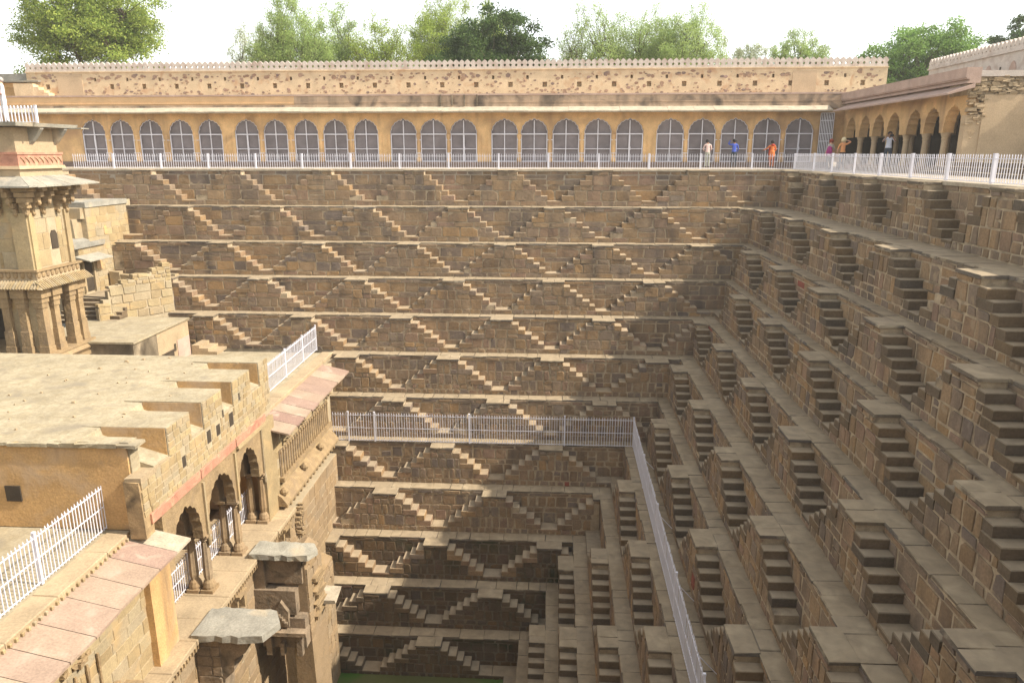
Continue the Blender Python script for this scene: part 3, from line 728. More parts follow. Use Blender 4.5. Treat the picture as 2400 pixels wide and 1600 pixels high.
# right hand gallery
XG = 18.0
G2 = empty('arcade_gallery', (XG, 42, .05)); tag(G2, 'shaded arcade gallery of open cusped arches on the right, under a pink parapet', 'gallery')
RY = [48.1, 46.0, 44.1, 42.2, 39.85, 38.0, 36.1]
bo = [49.6] + [(a + b) / 2 for a, b in zip(RY[:-1], RY[1:])] + [35.05]
for k, a in enumerate(RY):
    w = .72; arch = cusp_arch(w, 2.0, 3.02, lobes=9, cusp=.06)
    yl, yr = bo[k + 1], bo[k]
    arch = [(a + x, z) for x, z in arch]
    poly = [(yl, 1.9), (yl, 3.72), (yr, 3.72), (yr, 1.9), (a + w + .05, 1.9), (a + w + .05, 2.0)] + list(reversed(arch))[1:-1] + [(a - w - .05, 2.0), (a - w - .05, 1.9)]
    mb = MB(); mb.prism(poly, 'x', XG, XG + .5); mb.put('arch_bay', MT['ochre'], G2)
    mb = MB(); mb.lathe([(.24, .3), (.24, .5), (.17, .62), (.14, 1.55), (.17, 1.62), (.15, 1.68), (.21, 1.85), (.23, 1.92)], XG + .25, yl, n=12); mb.put('column', MT['tanwall'], G2)
    # second row inside
    mb = MB(); poly2 = [(p[0], p[1]) for p in poly]; mb.prism(poly2, 'x', XG + 2.2, XG + 2.5); mb.lathe([(.2, .3), (.14, .5), (.14, 1.92)], XG + 2.35, yl, n=10); mb.put('inner_arch', MT['tanwall'], G2)
mb = MB(); mb.box(17.9, 22, 35.05, 49.6, .0, .32); mb.put('plinth', MT['rubble'], G2)
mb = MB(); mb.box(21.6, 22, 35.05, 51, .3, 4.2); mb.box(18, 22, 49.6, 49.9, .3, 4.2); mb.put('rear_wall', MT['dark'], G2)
mb = MB(); mb.box(18, 22, 35.05, 51.6, 3.725, 4.2); mb.put('roof', MT['parapet'], G2)
mb = MB(); mb.prism([(16.95, 3.44), (16.95, 3.52), (18.05, 3.92), (18.05, 3.74)], 'y', 34.7, 48.6); mb.put('eave', MT['pinkband'], G2)
mb = MB(); mb.box(17.75, 18.3, 34.8, 50.2, 3.93, 4.0); mb.box(17.82, 18.3, 34.8, 50.2, 4.0, 4.1); mb.box(17.70, 18.3, 34.8, 50.2, 4.1, 4.16); mb.box(17.66, 18.3, 34.8, 50.2, 4.16, 4.58); mb.put('parapet', MT['pinkband'], G2)
mb = MB(); mb.box(18.3, 22.5, 34.8, 52.0, 4.2, 4.45); mb.put('roof_terrace', MT['crest'], G2)
# ruined end wall facing the viewer
E_ = empty('ruined_wall', (22, 34.9, .05)); tag(E_, 'broken tan plaster wall end with exposed rubble on top at the far right', 'wall')
mb = MB(); mb.box(18.6, 30, 34.85, 36.5, 0, 3.45); mb.put('wall', MT['tanwall'], E_)
mb = MB(); mb.box(17.9, 30, 34.95, 36.5, 3.45, 4.45); mb.put('broken_top', MT['mortar'], E_)
mb = MB(); mb.box(17.95, 18.62, 34.9, 35.3, .3, 2.6); mb.put('pier', MT['tanwall'], E_)
rs = Parts('stone', MT['plaster'], E_); frE = Frame('back', 34.9)
for k in range(300):
    if k % 7 == 0: u, zz = R_.uniform(18.05, 18.7), R_.uniform(2.2, 4.3)
    else: u, zz = R_.uniform(18.2, 24), R_.gauss(3.95, .28)
    if not 2.2 < zz < 4.5 or (zz < 3.4 and u > 18.8): continue
    sx = R_.uniform(.05, .2); sz = sx * R_.uniform(.5, 1.0)
    V, F = chamfer_box(u - sx, u + sx, 34.78 + R_.uniform(0, .12), 35.1, zz - sz / 2, zz + sz / 2, .03, .035); rs.add(V, F)
rs.flush()
CS = empty('carved_pillar_stump', (21.3, 33.6, .1)); tag(CS, 'dark carved stone fragment standing against the tan wall at far right', 'carved stone')
mb = MB(); mb.prism([(20.75, .08), (21.85, .08), (21.72, .9), (21.6, 1.75), (20.95, 1.75), (20.85, .9)], 'y', 33.5, 34.2); mb.put('block', MT['darkcarved'], CS)
for zz in (.35, .7, 1.0, 1.3, 1.6):
    mb = MB(); mb.box(20.82, 21.74, 33.42, 33.5, zz - .1, zz + .03, j=.02)
    for q in range(6): mb.lathe([(.01, zz + .04), (.06, zz + .09), (.06, zz + .16), (.01, zz + .2)], 20.95 + q * .135, 33.47, n=6)
    mb.put('carving', MT['darkcarved'], CS)
# stepped base behind the railing at right
ST = empty('stone_steps', (17.5, 30, .05)); tag(ST, 'low dark stone steps behind the right hand railing', 'steps')
for k in range(3):
    for (s0, s1) in split_run(24.5, 35, 1.0, 1.9):
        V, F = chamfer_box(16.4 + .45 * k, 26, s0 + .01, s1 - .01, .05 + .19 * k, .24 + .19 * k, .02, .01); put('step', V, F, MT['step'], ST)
# pink building behind on the right
PB = empty('palace_wall', (24, 45, 4)); tag(PB, 'pale pink palace wall with arched niches and petal cresting, upper right', 'building')
mb = MB(); mb.box(24, 30, 26, 52, 3.0, 6.15); mb.put('wall', MT['crest'], PB)
mb = MB(); mb.box(23.88, 24.0, 26, 52, 6.15, 6.24); mb.put('string_course', MT['crest'], PB)
mm2 = MB(); mm2.prism([(p[1] if False else q[0], q[1]) for q in [(-.19, 0), (.19, 0), (.19, .16), (.12, .22), (.19, .3), (.16, .42), (.08, .52), (0, .58), (-.08, .52), (-.16, .42), (-.19, .3), (-.12, .22), (-.19, .16)] for p in [(0, 0)]], 'x', 0, .2)
me2 = mesh_of('merlon', mm2.V, mm2.F, MT['crest'])
y = 51.8
while y > 34: link('merlon', me2, PB, (23.95, y, 6.24)); y -= .385
for k in range(7):
    y = 49.6 - 2.3 * k
    pol = [(y - .3, 4.6), (y + .3, 4.6), (y + .3, 5.35), (y + .15, 5.62), (y, 5.7), (y - .15, 5.62), (y - .3, 5.35)]
    mb = MB(); mb.prism(pol, 'x', 23.96, 24.0); mb.put('niche', MT['pinkband'], PB)
    mb = MB(); mb.box(23.97, 24.0, y - 1.2, y - 1.08, 5.1, 5.5); mb.put('slit', MT['dark'], PB)
mb = MB(); mb.box(24.3, 30, 52, 53.2, 3, 5.5); mb.put('end_pier', MT['crest'], PB)
LR = empty('slab_roof', (20, 53.5, 4)); tag(LR, 'low red and grey slab roof between the rubble wall and the pink palace wall', 'roof')
mb = MB(); mb.box(19.5, 27, 52.6, 54, 4, 5.0); mb.put('wall', MT['rubble'], LR)
for k in range(5): 
    mb = MB(); mb.box(19.5 + k * 1.35, 20.82 + k * 1.35, 52.2, 54.2, 5.0 + .06 * k, 5.28 + .06 * k, j=.02); mb.put('roof_slab', MT['redgrey'], LR)

# ------------------------------------------------------------------ pavilion complex on the left
def bricks(parent, fr, u0, u1, z0, z1, ch, w0, w1, mat, holes=(), proud=.012, g=.012, name='stone', jit=.012, deep=.05, lim=300):
    P = Parts(name, mat, parent); z = z0
    while z < z1 - .04:
        h = min(ch * R_.uniform(.85, 1.2), z1 - z)
        if z1 - z - h < ch * .5: h = z1 - z
        for (a, b) in split_run(u0, u1, w0, w1):
            bad = False
            for (ha, hb, hz0, hz1) in holes:
                if a < hb and b > ha and z < hz1 and z + h > hz0:
                    bad = True
                    segs = [(a, min(b, ha)), (max(a, hb), b)]
                    for (p, q) in segs:
                        if q - p > .06:
                            V, F = stone_plate(fr, cell_poly(p, q, z, z + h, g, jit), -deep, proud + R_.uniform(0, proud), .01); P.add(V, F)
                    break
            if not bad:
                V, F = stone_plate(fr, cell_poly(a, b, z, z + h, g, jit), -deep, proud + R_.uniform(0, proud), .01); P.add(V, F)
        z += h
    P.flush(lim)
ZT = -8.98; ZF = -12.70
XW = -10.85
# --- main notched pavilion
PV = empty('pavilion', (-16, 22, ZT)); tag(PV, 'big cream stone pavilion with a lime plastered roof, notched parapet and cusped arches', 'pavilion')
ZRF = -6.45
notch = [(17.95, 18.72), (20.05, 20.85), (22.2, 23.0), (24.45, 25.25)]
# roof body pieces between notches
mb = MB(); ys = [17.55] + [v for n_ in notch for v in n_] + [26.1]
for k in range(0, len(ys), 2):
    a, b = ys[k], ys[k + 1]
    xe = XW + .0 if k else -11.25
    mb.box(-13.3, xe, a, b, -7.35, ZRF + (-.02 if k % 4 else .0))
for (a, b) in notch: mb.prism([(-13.3, ZRF - .03), (-12.75, ZRF - .05), (-12.7, -6.72), (XW - .03, -7.28), (XW - .03, -7.34), (-13.3, -7.34)], 'y', a + .001, b - .001)
mb.box(-24, -13.3, 17.55, 26.1, -7.35, ZRF - .03)
mb.put('roof', MT['limeroof'], PV)
hs_ = [(19.35, 19.6, -8.0, -7.62), (20.95, 21.25, -7.9, -7.45), (22.1, 22.25, -7.45, -7.15), (22.55, 22.9, -7.95, -7.45), (23.4, 23.55, -7.3, -7.0), (21.6, 21.9, -7.9, -7.5)]
mb = MB(); 
# front wall core with window holes (recessed dark boxes sit behind)
mb.box(-13.3, XW, 17.62, 26.1, -8.62, -7.352); mb.box(-24, -13.3, 17.9, 26.1, ZT, -7.352)
mb.put('wall', MT['creammortar'], PV)
frP = Frame('left', XW)
bricks(PV, frP, 17.2, 26.1, -8.45, -7.36, .20, .26, .52, MT['cream'], holes=hs_)
for k, (a, b) in enumerate(zip([17.2] + [n_[1] for n_ in notch], [17.2] + [n_[0] for n_ in notch[1:]] + [26.1])):
    if b - a > .2: bricks(PV, frP, a, b, -7.36, ZRF - .04, .20, .24, .5, MT['cream'], holes=hs_, name='merlon_stone')
for (a, b, c, d_) in hs_:
    mb = MB(); mb.box(XW - .02, XW + .006, a + .02, b - .02, c + .02, d_ - .02); mb.put('slot_window', MT['dark'], PV)
# flank wall facing the viewer
mb = MB(); mb.box(-24, -11.3, 17.5, 17.9, ZT, ZRF - .04)
mb.put('flank_wall', MT['flank'], PV)
mb = MB(); mb.box(-11.32, XW - .02, 17.18, 17.6, ZT - .1, -7.42, j=.02); mb.put('corner_pier', MT['pier'], PV)
mb = MB(); mb.box(-11.28, XW + .02, 17.2, 18.70, -7.46, -7.32, j=.012); mb.put('sill', MT['plaster'], PV)
mb = MB(); mb.box(-14.85, -14.42, 17.46, 17.52, -8.2, -7.75)
mb.put('recess', MT['dark'], PV)
# rough edge of roof plaster
mb = MB()
x = -24
while x < -11.4:
    w = R_.uniform(.3, .7); mb.box(x, x + w, 17.42, 17.9, ZRF - .12, ZRF + R_.uniform(-.03, .02), j=.02); x += w
mb.put('roof_edge', MT['limeroof'], PV)
for k in range(34):
    x, y = R_.uniform(-18, -11.6), R_.uniform(18, 26); sz = R_.uniform(.02, .06)
    V, F = chamfer_box(x, x + sz * R_.uniform(1, 2), y, y + sz * 1.4, ZRF - .03, ZRF + sz * .5, .008, .01); put('loose_chip', V, F, MT['plaster'], PV)
# orange reveal faces in the notches
for (a, b) in notch:
    mb = MB(); mb.box(-12.72, XW - .04, b - .015, b + .03, -7.34, ZRF - .035); mb.put('reveal', MT['flank'], PV)
# red frieze band and cornice above the arches
fz = Parts('frieze_panel', MT['redfrieze'], PV)
for (s0, s1) in [(17.45, 20.25), (20.3, 22.8), (22.85, 25.4)]:
    V, F = chamfer_box(XW - .1, XW + .05, s0, s1, -8.75, -8.46, .01, .002); fz.add(V, F)
fz.flush()
mb = MB(); mb.box(XW - .1, XW + .07, 22.9, 25.6, -8.82, -8.75); mb.box(XW - .1, XW + .10, 22.9, 25.6, -8.88, -8.82); mb.put('cornice', MT['cream'], PV)
# arch screen
zs, za = -10.55, -9.25
ac = [(19.25, .82), (21.55, .92), (23.75, .8)]
bnd = [18.0, 20.4, 22.7, 25.2]
for k, (c, w) in enumerate(ac):
    arch = [(c + x, z) for x, z in cusp_arch(w, zs, za, lobes=9, cusp=.06)]
    poly = [(bnd[k], zs - .12), (bnd[k], -8.76), (bnd[k + 1], -8.76), (bnd[k + 1], zs - .12), (c + w + .04, zs - .12), (c + w + .04, zs)] + list(reversed(arch))[1:-1] + [(c - w - .04, zs), (c - w - .04, zs - .12)]
    mb = MB(); mb.prism(poly, 'x', XW - .35, XW - .02); mb.put('arch', MT['carved'], PV)
    # soffit arch further in, lit brown steps
    mb = MB(); mb.prism(poly, 'x', XW - 1.0, XW - .6); mb.put('inner_arch', MT['lowstone'], PV)
for yc in (20.4, 22.7, 25.0):
    for (dx, mt) in ((-.16, 'lowstone'), (-.62, 'lowstone')):
        mb = MB(); cx = XW + dx
        mb.box(cx - .2, cx + .2, yc - .24, yc + .24, ZF, ZF + .12)
        mb.lathe([(.20, ZF + .12), (.21, ZF + .2), (.17, ZF + .34), (.11, ZF + .42)], cx, yc, n=12)
        mb.lathe([(.12, ZF + .42), (.155, ZF + .6), (.12, zs - .42), (.10, zs - .38)], cx, yc, n=16, flute=.12)
        mb.lathe([(.10, zs - .38), (.15, zs - .33), (.12, zs - .28), (.16, zs - .2)], cx, yc, n=12)
        mb.box(cx - .19, cx + .19, yc - .2, yc + .2, zs - .2, zs - .11)
        mb.put('column', MT[mt], PV)
    mb = MB(); mb.box(XW - .03, XW + .05, yc - .07, yc + .03, zs - .1, -8.9); mb.lathe([(.05, zs - .5), (.07, zs - .3), (.04, zs - .1)], XW + .03, yc - .02, n=8); mb.put('pilaster_strip', MT['cream'], PV)
# interior
mb = MB(); mb.box(-15, -11.3, 17.95, 26.0, -9.1, ZT + .3); mb.put('ceiling', MT['flank'], PV)
mb = MB(); mb.box(-15.2, -15, 17.95, 26.0, ZF, -9.1); mb.box(-15, -11.2, 25.85, 26.1, ZF, -9.1); mb.box(-15, -11.2, 17.75, 17.95, ZF, -9.1); mb.put('inner_wall', MT['flank'], PV)
mb = MB(); mb.box(XW - .1, XW + .06, 24.98, 26.1, ZF, -8.76); mb.put('end_pier', MT['cream'], PV)
# floor ledge of the loggia all along (walkway)
LG = empty('stone_ledge', (-10.6, 20, ZF)); tag(LG, 'sunlit stone ledge running along below the pavilion arches', 'ledge')
lp = Parts('paving_slab', MT['plaster'], LG)
for (s0, s1) in split_run(12, 26.2, .8, 1.5):
    V, F = chamfer_box(-13.2, -10.22 + R_.uniform(-.02, .02), s0 + .006, s1 - .006, ZF - .16, ZF + R_.uniform(-.005, .005), .02, .006); lp.add(V, F)
lp.flush()
mb = MB(); mb.box(-15, -10.32, 12, 26.2, ZF - .42, ZF - .17); mb.put('underledge', MT['carved'], LG)
ds = Parts('dentil', MT['carved'], LG)
yy = 13.
while yy < 26: 
    V, F = chamfer_box(-10.34, -10.25, yy, yy + .08, ZF - .34, ZF - .2, .015, .004); ds.add(V, F); yy += .16
ds.flush()
railing('low white railing standing inside the pavilion arches', (-11.75, 18.3, ZF), (-11.75, 25.8, ZF), 1.15, spacing=.13, rails=(.08, .5, .9), posts=[.3, .65], post_w=.03, bar=.012)

# --- near terrace (lower left) with eave slabs
NT = empty('terrace_block', (-14, 12, ZT)); tag(NT, 'near terrace block at lower left with a kerb and sloping red sandstone eave slabs', 'building')
mb = MB(); mb.box(-30, -11.5, 4, 17.5, -9.3, ZT - .02); mb.put('terrace_floor', MT['limeroof'], NT)
kp = Parts('kerb_stone', MT['plaster'], NT)
for (s0, s1) in split_run(9, 17.3, 1.2, 2.0):
    V, F = chamfer_box(-12.05, -11.42, s0 + .006, s1 - .006, -9.14, ZT + .02 + R_.uniform(-.006, .006), .02, .008); kp.add(V, F)
kp.flush()
ds = Parts('dentil', MT['cream'], NT); yy = 9.5
while yy < 17.3:
    V, F = chamfer_box(-11.44, -11.36, yy, yy + .07, -9.12, -9.03, .015, .004); ds.add(V, F); yy += .19
ds.flush()
sj = [17.95, 17.2, 16.35, 15.5, 14.6, 13.6, 12.75, 12.0, 11.1, 10.2, 9.3]
def eave_slab(parent, y0, y1, xo, zi=-9.12, zo=-9.42, xi=-11.42, mat='redslab'):
    V = [(xo + R_.uniform(-.03, .03), y0 + .01, zo), (xo + R_.uniform(-.03, .03), y1 - .01, zo), (xi, y1 - .01, zi), (xi, y0 + .01, zi)]
    V2 = [(v[0], v[1], v[2] - .07) for v in V]
    put('eave_slab', V + V2, [(0, 1, 2, 3), (7, 6, 5, 4), (0, 4, 5, 1), (1, 5, 6, 2), (2, 6, 7, 3), (3, 7, 4, 0)], MT[mat], parent)
for a, b in zip(sj[1:], sj[:-1]): eave_slab(NT, a, b, -10.1, mat='redslab' if b < 17.5 else 'eave')
mb = MB(); mb.box(-14, XW - .04, 4, 17.5, ZF, -9.3); mb.put('wall', MT['creammortar'], NT)
bricks(NT, Frame('left', XW - .04), 10.5, 17.45, ZF + .02, -9.45, .36, .5, 1.1, MT['cream'], g=.006)
mb = MB(); mb.box(XW - .04, XW + .16, 16.75, 17.25, ZF, -9.4); mb.box(XW - .02, XW + .1, 17.25, 17.9, ZF, -9.3); mb.put('pilaster', MT['flank'], NT)
for yb in (13.9, 11.6):
    mb = MB()
    for q in range(3): mb.box(XW - .05, XW + .2 + .14 * q, yb - .16, yb + .16, -9.95 + .14 * q, -9.81 + .14 * q)
    mb.put('bracket', MT['carved'], NT)
for yb in np.arange(11.2, 14.6, .42):
    mb = MB(); mb.lathe([(.035, -11.9), (.05, -11.7), (.03, -11.2), (.05, -10.75), (.03, -10.6)], XW + .03, yb, n=6); mb.put('relief_colonnette', MT['carved'], NT)
mb = MB(); mb.box(XW - .04, XW + .25, 10, 15.2, -12.2, -12.0, j=.01); mb.box(XW - .04, XW + .12, 10, 15.2, -12.45, -12.2, j=.01); mb.put('balcony_moulding', MT['carved'], NT)

for yb in np.arange(10.4, 15.1, .2):
    mb = MB(); mb.box(XW - .03, XW + .07 + R_.uniform(0, .05), float(yb), float(yb) + .12, -11.98 + R_.uniform(0, .05), -11.82 + R_.uniform(0, .06), j=.015); mb.put('relief_block', MT['carved'], NT)
mb = MB()
for k in range(26):
    yb, zz = R_.uniform(11, 15), R_.uniform(-10.5, -10.1); mb.box(XW - .03, XW + R_.uniform(.04, .1), yb, yb + .14, zz, zz + .1, j=.03)
tag(mb.put('carved_band', MT['carved'], NT), kind='stuff')
mb = MB(); mb.box(XW - .04, XW + .45, 14.9, 15.5, -12.3, -12.12, j=.02); mb.box(XW - .04, XW + .35, 15.0, 15.4, ZF, -12.3, j=.02); mb.put('balcony_end', MT['carved'], NT)

# --- far terrace roof and carved wing
FT = empty('terrace_block', (-14, 30, ZT)); tag(FT, 'far carved terrace wing with sloping red eave slabs and a colonnaded frieze', 'building')
mb = MB(); mb.box(-24, -11.5, 26.1, 35.9, -9.3, ZT - .02); mb.put('terrace_floor', MT['limeroof'], FT)
kp = Parts('kerb_stone', MT['plaster'], FT)
for (s0, s1) in split_run(26.1, 36.0, 1.0, 1.7):
    V, F = chamfer_box(-12.0, -11.42, s0 + .006, s1 - .006, -9.14, ZT + .02 + R_.uniform(-.006, .006), .02, .008); kp.add(V, F)
kp.flush()
fj = [25.75, 26.7, 27.6, 28.5, 29.4, 30.35, 31.3, 32.3, 33.3, 34.2]
for a, b in zip(fj[:-1], fj[1:]): eave_slab(FT, a, b, -10.1)
mb = MB(); mb.box(-14, XW - .03, 26.1, 33.0, -22, -9.3); mb.box(-14, -11.25, 33, 36, -12.8, -9.3); mb.put('wall', MT['creammortar'], FT)
frF = Frame('left', XW - .03)
bricks(FT, frF, 26.12, 32.9, -13.0, -9.5, .34, .45, .9, MT['cream'], g=.008)
for yb in (27.0, 28.9, 30.7, 32.4):
    mb = MB()
    for q in range(3): mb.box(XW - .02, XW + .15 + .16 * q, yb - .14, yb + .14, -9.95 + .14 * q, -9.81 + .14 * q, j=.015)
    for q in range(3): mb.lathe([(.02, -10.3 + q * .13), (.1, -10.24 + q * .13), (.02, -10.18 + q * .13)], XW + .12 + .09 * q, yb, n=7)
    mb.put('bracket', MT['carved'], FT)
cnl = 0
for yb in np.arange(26.6, 32.6, .27):
    mb = MB(); mb.lathe([(.055, -11.55), (.07, -11.4), (.04, -11.1), (.045, -10.6), (.07, -10.5), (.035, -10.42)], XW + .05, float(yb), n=7); mb.put('relief_colonnette', MT['carved'], FT)
mb = MB(); mb.box(XW - .03, XW + .03, 26.5, 32.7, -11.55, -10.45); mb.put('frieze_panel', MT['darkcarved'], FT)
mb = MB(); mb.box(XW - .03, XW + .18, 26.4, 32.8, -11.75, -11.56); mb.prism([(XW - .03, -12.0), (XW + .2, -12.15), (XW + .42, -12.45), (XW + .42, -12.55), (XW - .03, -12.55)], 'y', 25.9, 32.9); mb.put('ledge_moulding', MT['carved'], FT)
for yb in np.arange(26.1, 32.6, .42):
    mb = MB(); mb.box(XW, XW + .33, float(yb), float(yb) + .14, -12.8, -12.56, j=.01); mb.put('corbel', MT['carved'], FT)
for yb in (26.2, 28.6, 30.8):
    mb = MB(); mb.lathe([(.02, -12.2), (.14, -12.14), (.17, -12.02), (.12, -11.92), (.03, -11.86)], XW + .22, yb, n=8); mb.put('knob', MT['carved'], FT)

# --- lower walls below the ledge
LW = empty('retaining_wall', (-10.5, 22, -21.5)); tag(LW, 'sunlit cut stone wall dropping from the pavilion ledge to the pool', 'wall')
mb = MB(); mb.box(-14, -10.50, 8, 33.0, -22, ZF - .42); mb.put('core', MT['creammortar'], LW)
bricks(LW, Frame('left', -10.5), 14.5, 32.95, -17.6, ZF - .44, .42, .5, 1.05, MT['lowstone'], g=.010)
bricks(LW, Frame('left', -10.5), 20, 32.95, -21.9, -17.6, .42, .5, 1.05, MT['lowstone'], g=.010, name='lower_stone')
bricks(LW, Frame('back', 33.02), -10.9, -10.55, -13.2, -12.8, .3, .3, .5, MT['lowstone'], name='end_stone')
# carved rosette wheel and small niches
mb = MB()
for q in range(10):
    a = math.radians(100 + q * 18)
    for rr in (.25, .45, .65): mb.box(-10.5, -10.28, 27.3 + rr * math.cos(a) - .06, 27.3 + rr * math.cos(a) + .06, -13.75 + rr * 1.05 * math.sin(a) - .03, -13.75 + rr * 1.05 * math.sin(a) + .04, j=.012)
mb.put('carved_rosette', MT['carved'], LW)
for (yy, zz, s) in ((19.9, -13.35, .3), (20.9, -13.2, .3), (25.2, -13.1, .35)):
    mb = MB(); mb.box(-10.5, -10.15, yy - s, yy + s, zz + .02, zz + .12); mb.box(-10.5, -10.25, yy - s, yy - s + .1, zz - .5, zz); mb.box(-10.5, -10.2, yy + s - .18, yy + s, zz - .5, zz)
    mb.put('niche_hood', MT['carved'], LW)
# --- buttresses with slate slabs
def slab_rock(x0, x1, y0, y1, z0, z1, tipx, parent, nme='cap_slab'):
    n = 9; top = []
    P = []
    for k in range(n + 1): P.append((x0 + (x1 - x0) * k / n, y0 + R_.uniform(-.06, .04)))
    P.append((tipx, y0 + (y1 - y0) * .55))
    for k in range(n, -1, -1): P.append((x0 + (x1 - x0) * k / n + R_.uniform(-.03, .03), y1 + R_.uniform(-.05, .05)))
    mb = MB(); mb.prism(P, 'z', z0, z1)
    mb.V = [(v[0] + R_.uniform(-.02, .02), v[1] + R_.uniform(-.02, .02), v[2] + R_.uniform(-.025, .02)) for v in mb.V]
    return mb.put(nme, MT['slate'], parent)
B2 = empty('buttress', (-9.6, 18.6, -16)); tag(B2, 'nearer slab capped buttress at the bottom of the picture, its shaded face tapering downward', 'buttress', 'slab capped buttresses')
slab_rock(-10.45, -8.35, 18.0, 19.3, -12.80, -12.58, -8.05, B2)
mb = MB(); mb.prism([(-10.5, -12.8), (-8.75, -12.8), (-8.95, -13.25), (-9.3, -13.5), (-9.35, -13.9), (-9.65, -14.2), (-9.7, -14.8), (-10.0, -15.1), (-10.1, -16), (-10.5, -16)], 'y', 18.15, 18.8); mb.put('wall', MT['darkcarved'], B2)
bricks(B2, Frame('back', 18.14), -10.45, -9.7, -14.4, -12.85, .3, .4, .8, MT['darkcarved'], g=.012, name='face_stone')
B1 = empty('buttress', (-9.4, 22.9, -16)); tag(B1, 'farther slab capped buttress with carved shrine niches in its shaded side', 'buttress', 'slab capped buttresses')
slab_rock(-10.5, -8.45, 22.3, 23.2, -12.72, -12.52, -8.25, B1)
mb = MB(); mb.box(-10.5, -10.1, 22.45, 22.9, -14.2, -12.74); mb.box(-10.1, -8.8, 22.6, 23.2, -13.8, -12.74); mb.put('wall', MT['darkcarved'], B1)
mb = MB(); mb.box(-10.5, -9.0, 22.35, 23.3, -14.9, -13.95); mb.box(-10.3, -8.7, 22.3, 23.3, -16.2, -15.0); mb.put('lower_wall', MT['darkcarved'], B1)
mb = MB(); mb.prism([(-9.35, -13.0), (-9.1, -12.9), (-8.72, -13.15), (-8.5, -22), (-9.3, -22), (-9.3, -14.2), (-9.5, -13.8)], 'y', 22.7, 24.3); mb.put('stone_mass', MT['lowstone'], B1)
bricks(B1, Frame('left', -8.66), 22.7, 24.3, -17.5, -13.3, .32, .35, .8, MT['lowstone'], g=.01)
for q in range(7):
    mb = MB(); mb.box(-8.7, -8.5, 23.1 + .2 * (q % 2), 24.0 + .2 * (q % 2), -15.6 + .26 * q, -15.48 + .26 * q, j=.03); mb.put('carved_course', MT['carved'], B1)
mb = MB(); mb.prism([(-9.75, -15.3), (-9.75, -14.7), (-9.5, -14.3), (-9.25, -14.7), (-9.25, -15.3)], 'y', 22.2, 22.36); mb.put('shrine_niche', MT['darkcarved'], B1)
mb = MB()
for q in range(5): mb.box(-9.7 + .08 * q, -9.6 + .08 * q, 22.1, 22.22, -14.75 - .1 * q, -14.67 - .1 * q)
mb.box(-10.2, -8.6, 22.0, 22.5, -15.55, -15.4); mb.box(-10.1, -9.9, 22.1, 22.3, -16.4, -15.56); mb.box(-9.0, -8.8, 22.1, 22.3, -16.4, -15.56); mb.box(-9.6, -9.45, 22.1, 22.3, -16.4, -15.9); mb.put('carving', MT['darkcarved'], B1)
mb = MB(); mb.box(-8.9, -8.1, 23.8, 24.8, -15.4, -15.28, j=.05); mb.put('ledge_slab', MT['eave'], B1)
mb = MB(); mb.prism([(-9.8, -15.5), (-9.35, -15.7), (-9.3, -22), (-10.5, -22), (-10.5, -15.5)], 'y', 24.6, 27.6); mb.put('base_mass', MT['lowstone'], B1)
bricks(B1, Frame('left', -9.31), 24.7, 27.5, -21.4, -15.8, .35, .4, .8, MT['lowstone'], g=.01, name='base_stone')

# --- lime roofed block next to the tower
SB = empty('roof_block', (-20, 32, ZT)); tag(SB, 'small flat lime roofed block with a mould blackened front beside the tower', 'building')
mb = MB(); mb.box(-23.4, -18.5, 30.2, 35.3, -7.17, -7.08); mb.V = [(v[0] + R_.uniform(-.03, .03), v[1] + R_.uniform(-.03, .03), v[2]) for v in mb.V]; mb.put('roof', MT['limeroof'], SB)
mb = MB(); mb.box(-23.2, -18.55, 30.24, 32.2, ZT, -7.172); mb.put('front_wall', MT['mould'], SB)
mb = MB(); mb.box(-23.2, -18.56, 32.2, 35.2, ZT, -7.172); mb.put('side_wall', MT['plaster'], SB)
mb = MB(); mb.box(-18.62, -18.53, 33.95, 35.15, ZT, -7.95); mb.put('pink_panel', MT['pinkband'], SB)
mb = MB(); mb.box(-18.62, -18.53, 32.55, 33.55, ZT, -8.35); mb.box(-18.6, -18.5, 32.45, 33.65, -8.35, -8.28); mb.put('doorway', MT['dark'], SB)
mb = MB(); mb.box(-18.61, -18.53, 33.65, 33.8, -8.4, -8.05); mb.put('niche', MT['dark'], SB)
for k in range(3):
    mb = MB(); mb.box(-18.5 + .0, -17.2 - .45 * k, 35.2, 36.6, ZT - .02 + .16 * k, ZT + .14 + .16 * k, j=.01); mb.put('step', MT['plaster'], SB)

# --- sunlit diagonal wall
SW = empty('boundary_wall', (-21.5, 35.6, -7.2)); tag(SW, 'sunlit rough stone wall climbing beside a small stair, left of the fourth tier', 'wall')
A, B = Vector((-22.5, 34.2, 0)), Vector((-20.3, 37.3, 0)); dv = (B - A).normalized(); nv = Vector((dv.y, -dv.x, 0)); Ld = (B - A).length
def dpt(s, w, z): p = A + dv * s + nv * w; return (p.x, p.y, z)
topz = lambda s: -6.65 + (2.0 if s > Ld else (s / Ld) * 1.0 + min(1, s / .8) * .95)
mb = MB()
segs = 14
for k in range(segs):
    s0, s1 = Ld * k / segs, Ld * (k + 1) / segs; t0 = topz((s0 + s1) / 2) - .02
    V = [dpt(s0, -.35, -8.0), dpt(s1, -.35, -8.0), dpt(s1, 0, -8.0), dpt(s0, 0, -8.0), dpt(s0, -.35, t0), dpt(s1, -.35, t0), dpt(s1, 0, t0), dpt(s0, 0, t0)]
    mb.add(V, [(0, 1, 2, 3), (7, 6, 5, 4), (0, 4, 5, 1), (1, 5, 6, 2), (2, 6, 7, 3), (3, 7, 4, 0)])
mb.put('core', MT['creammortar'], SW)
class DF:
    def pt(s, u, w, z): return dpt(u, w, z)
dP = Parts('stone', MT['cream'], SW); z = -7.2
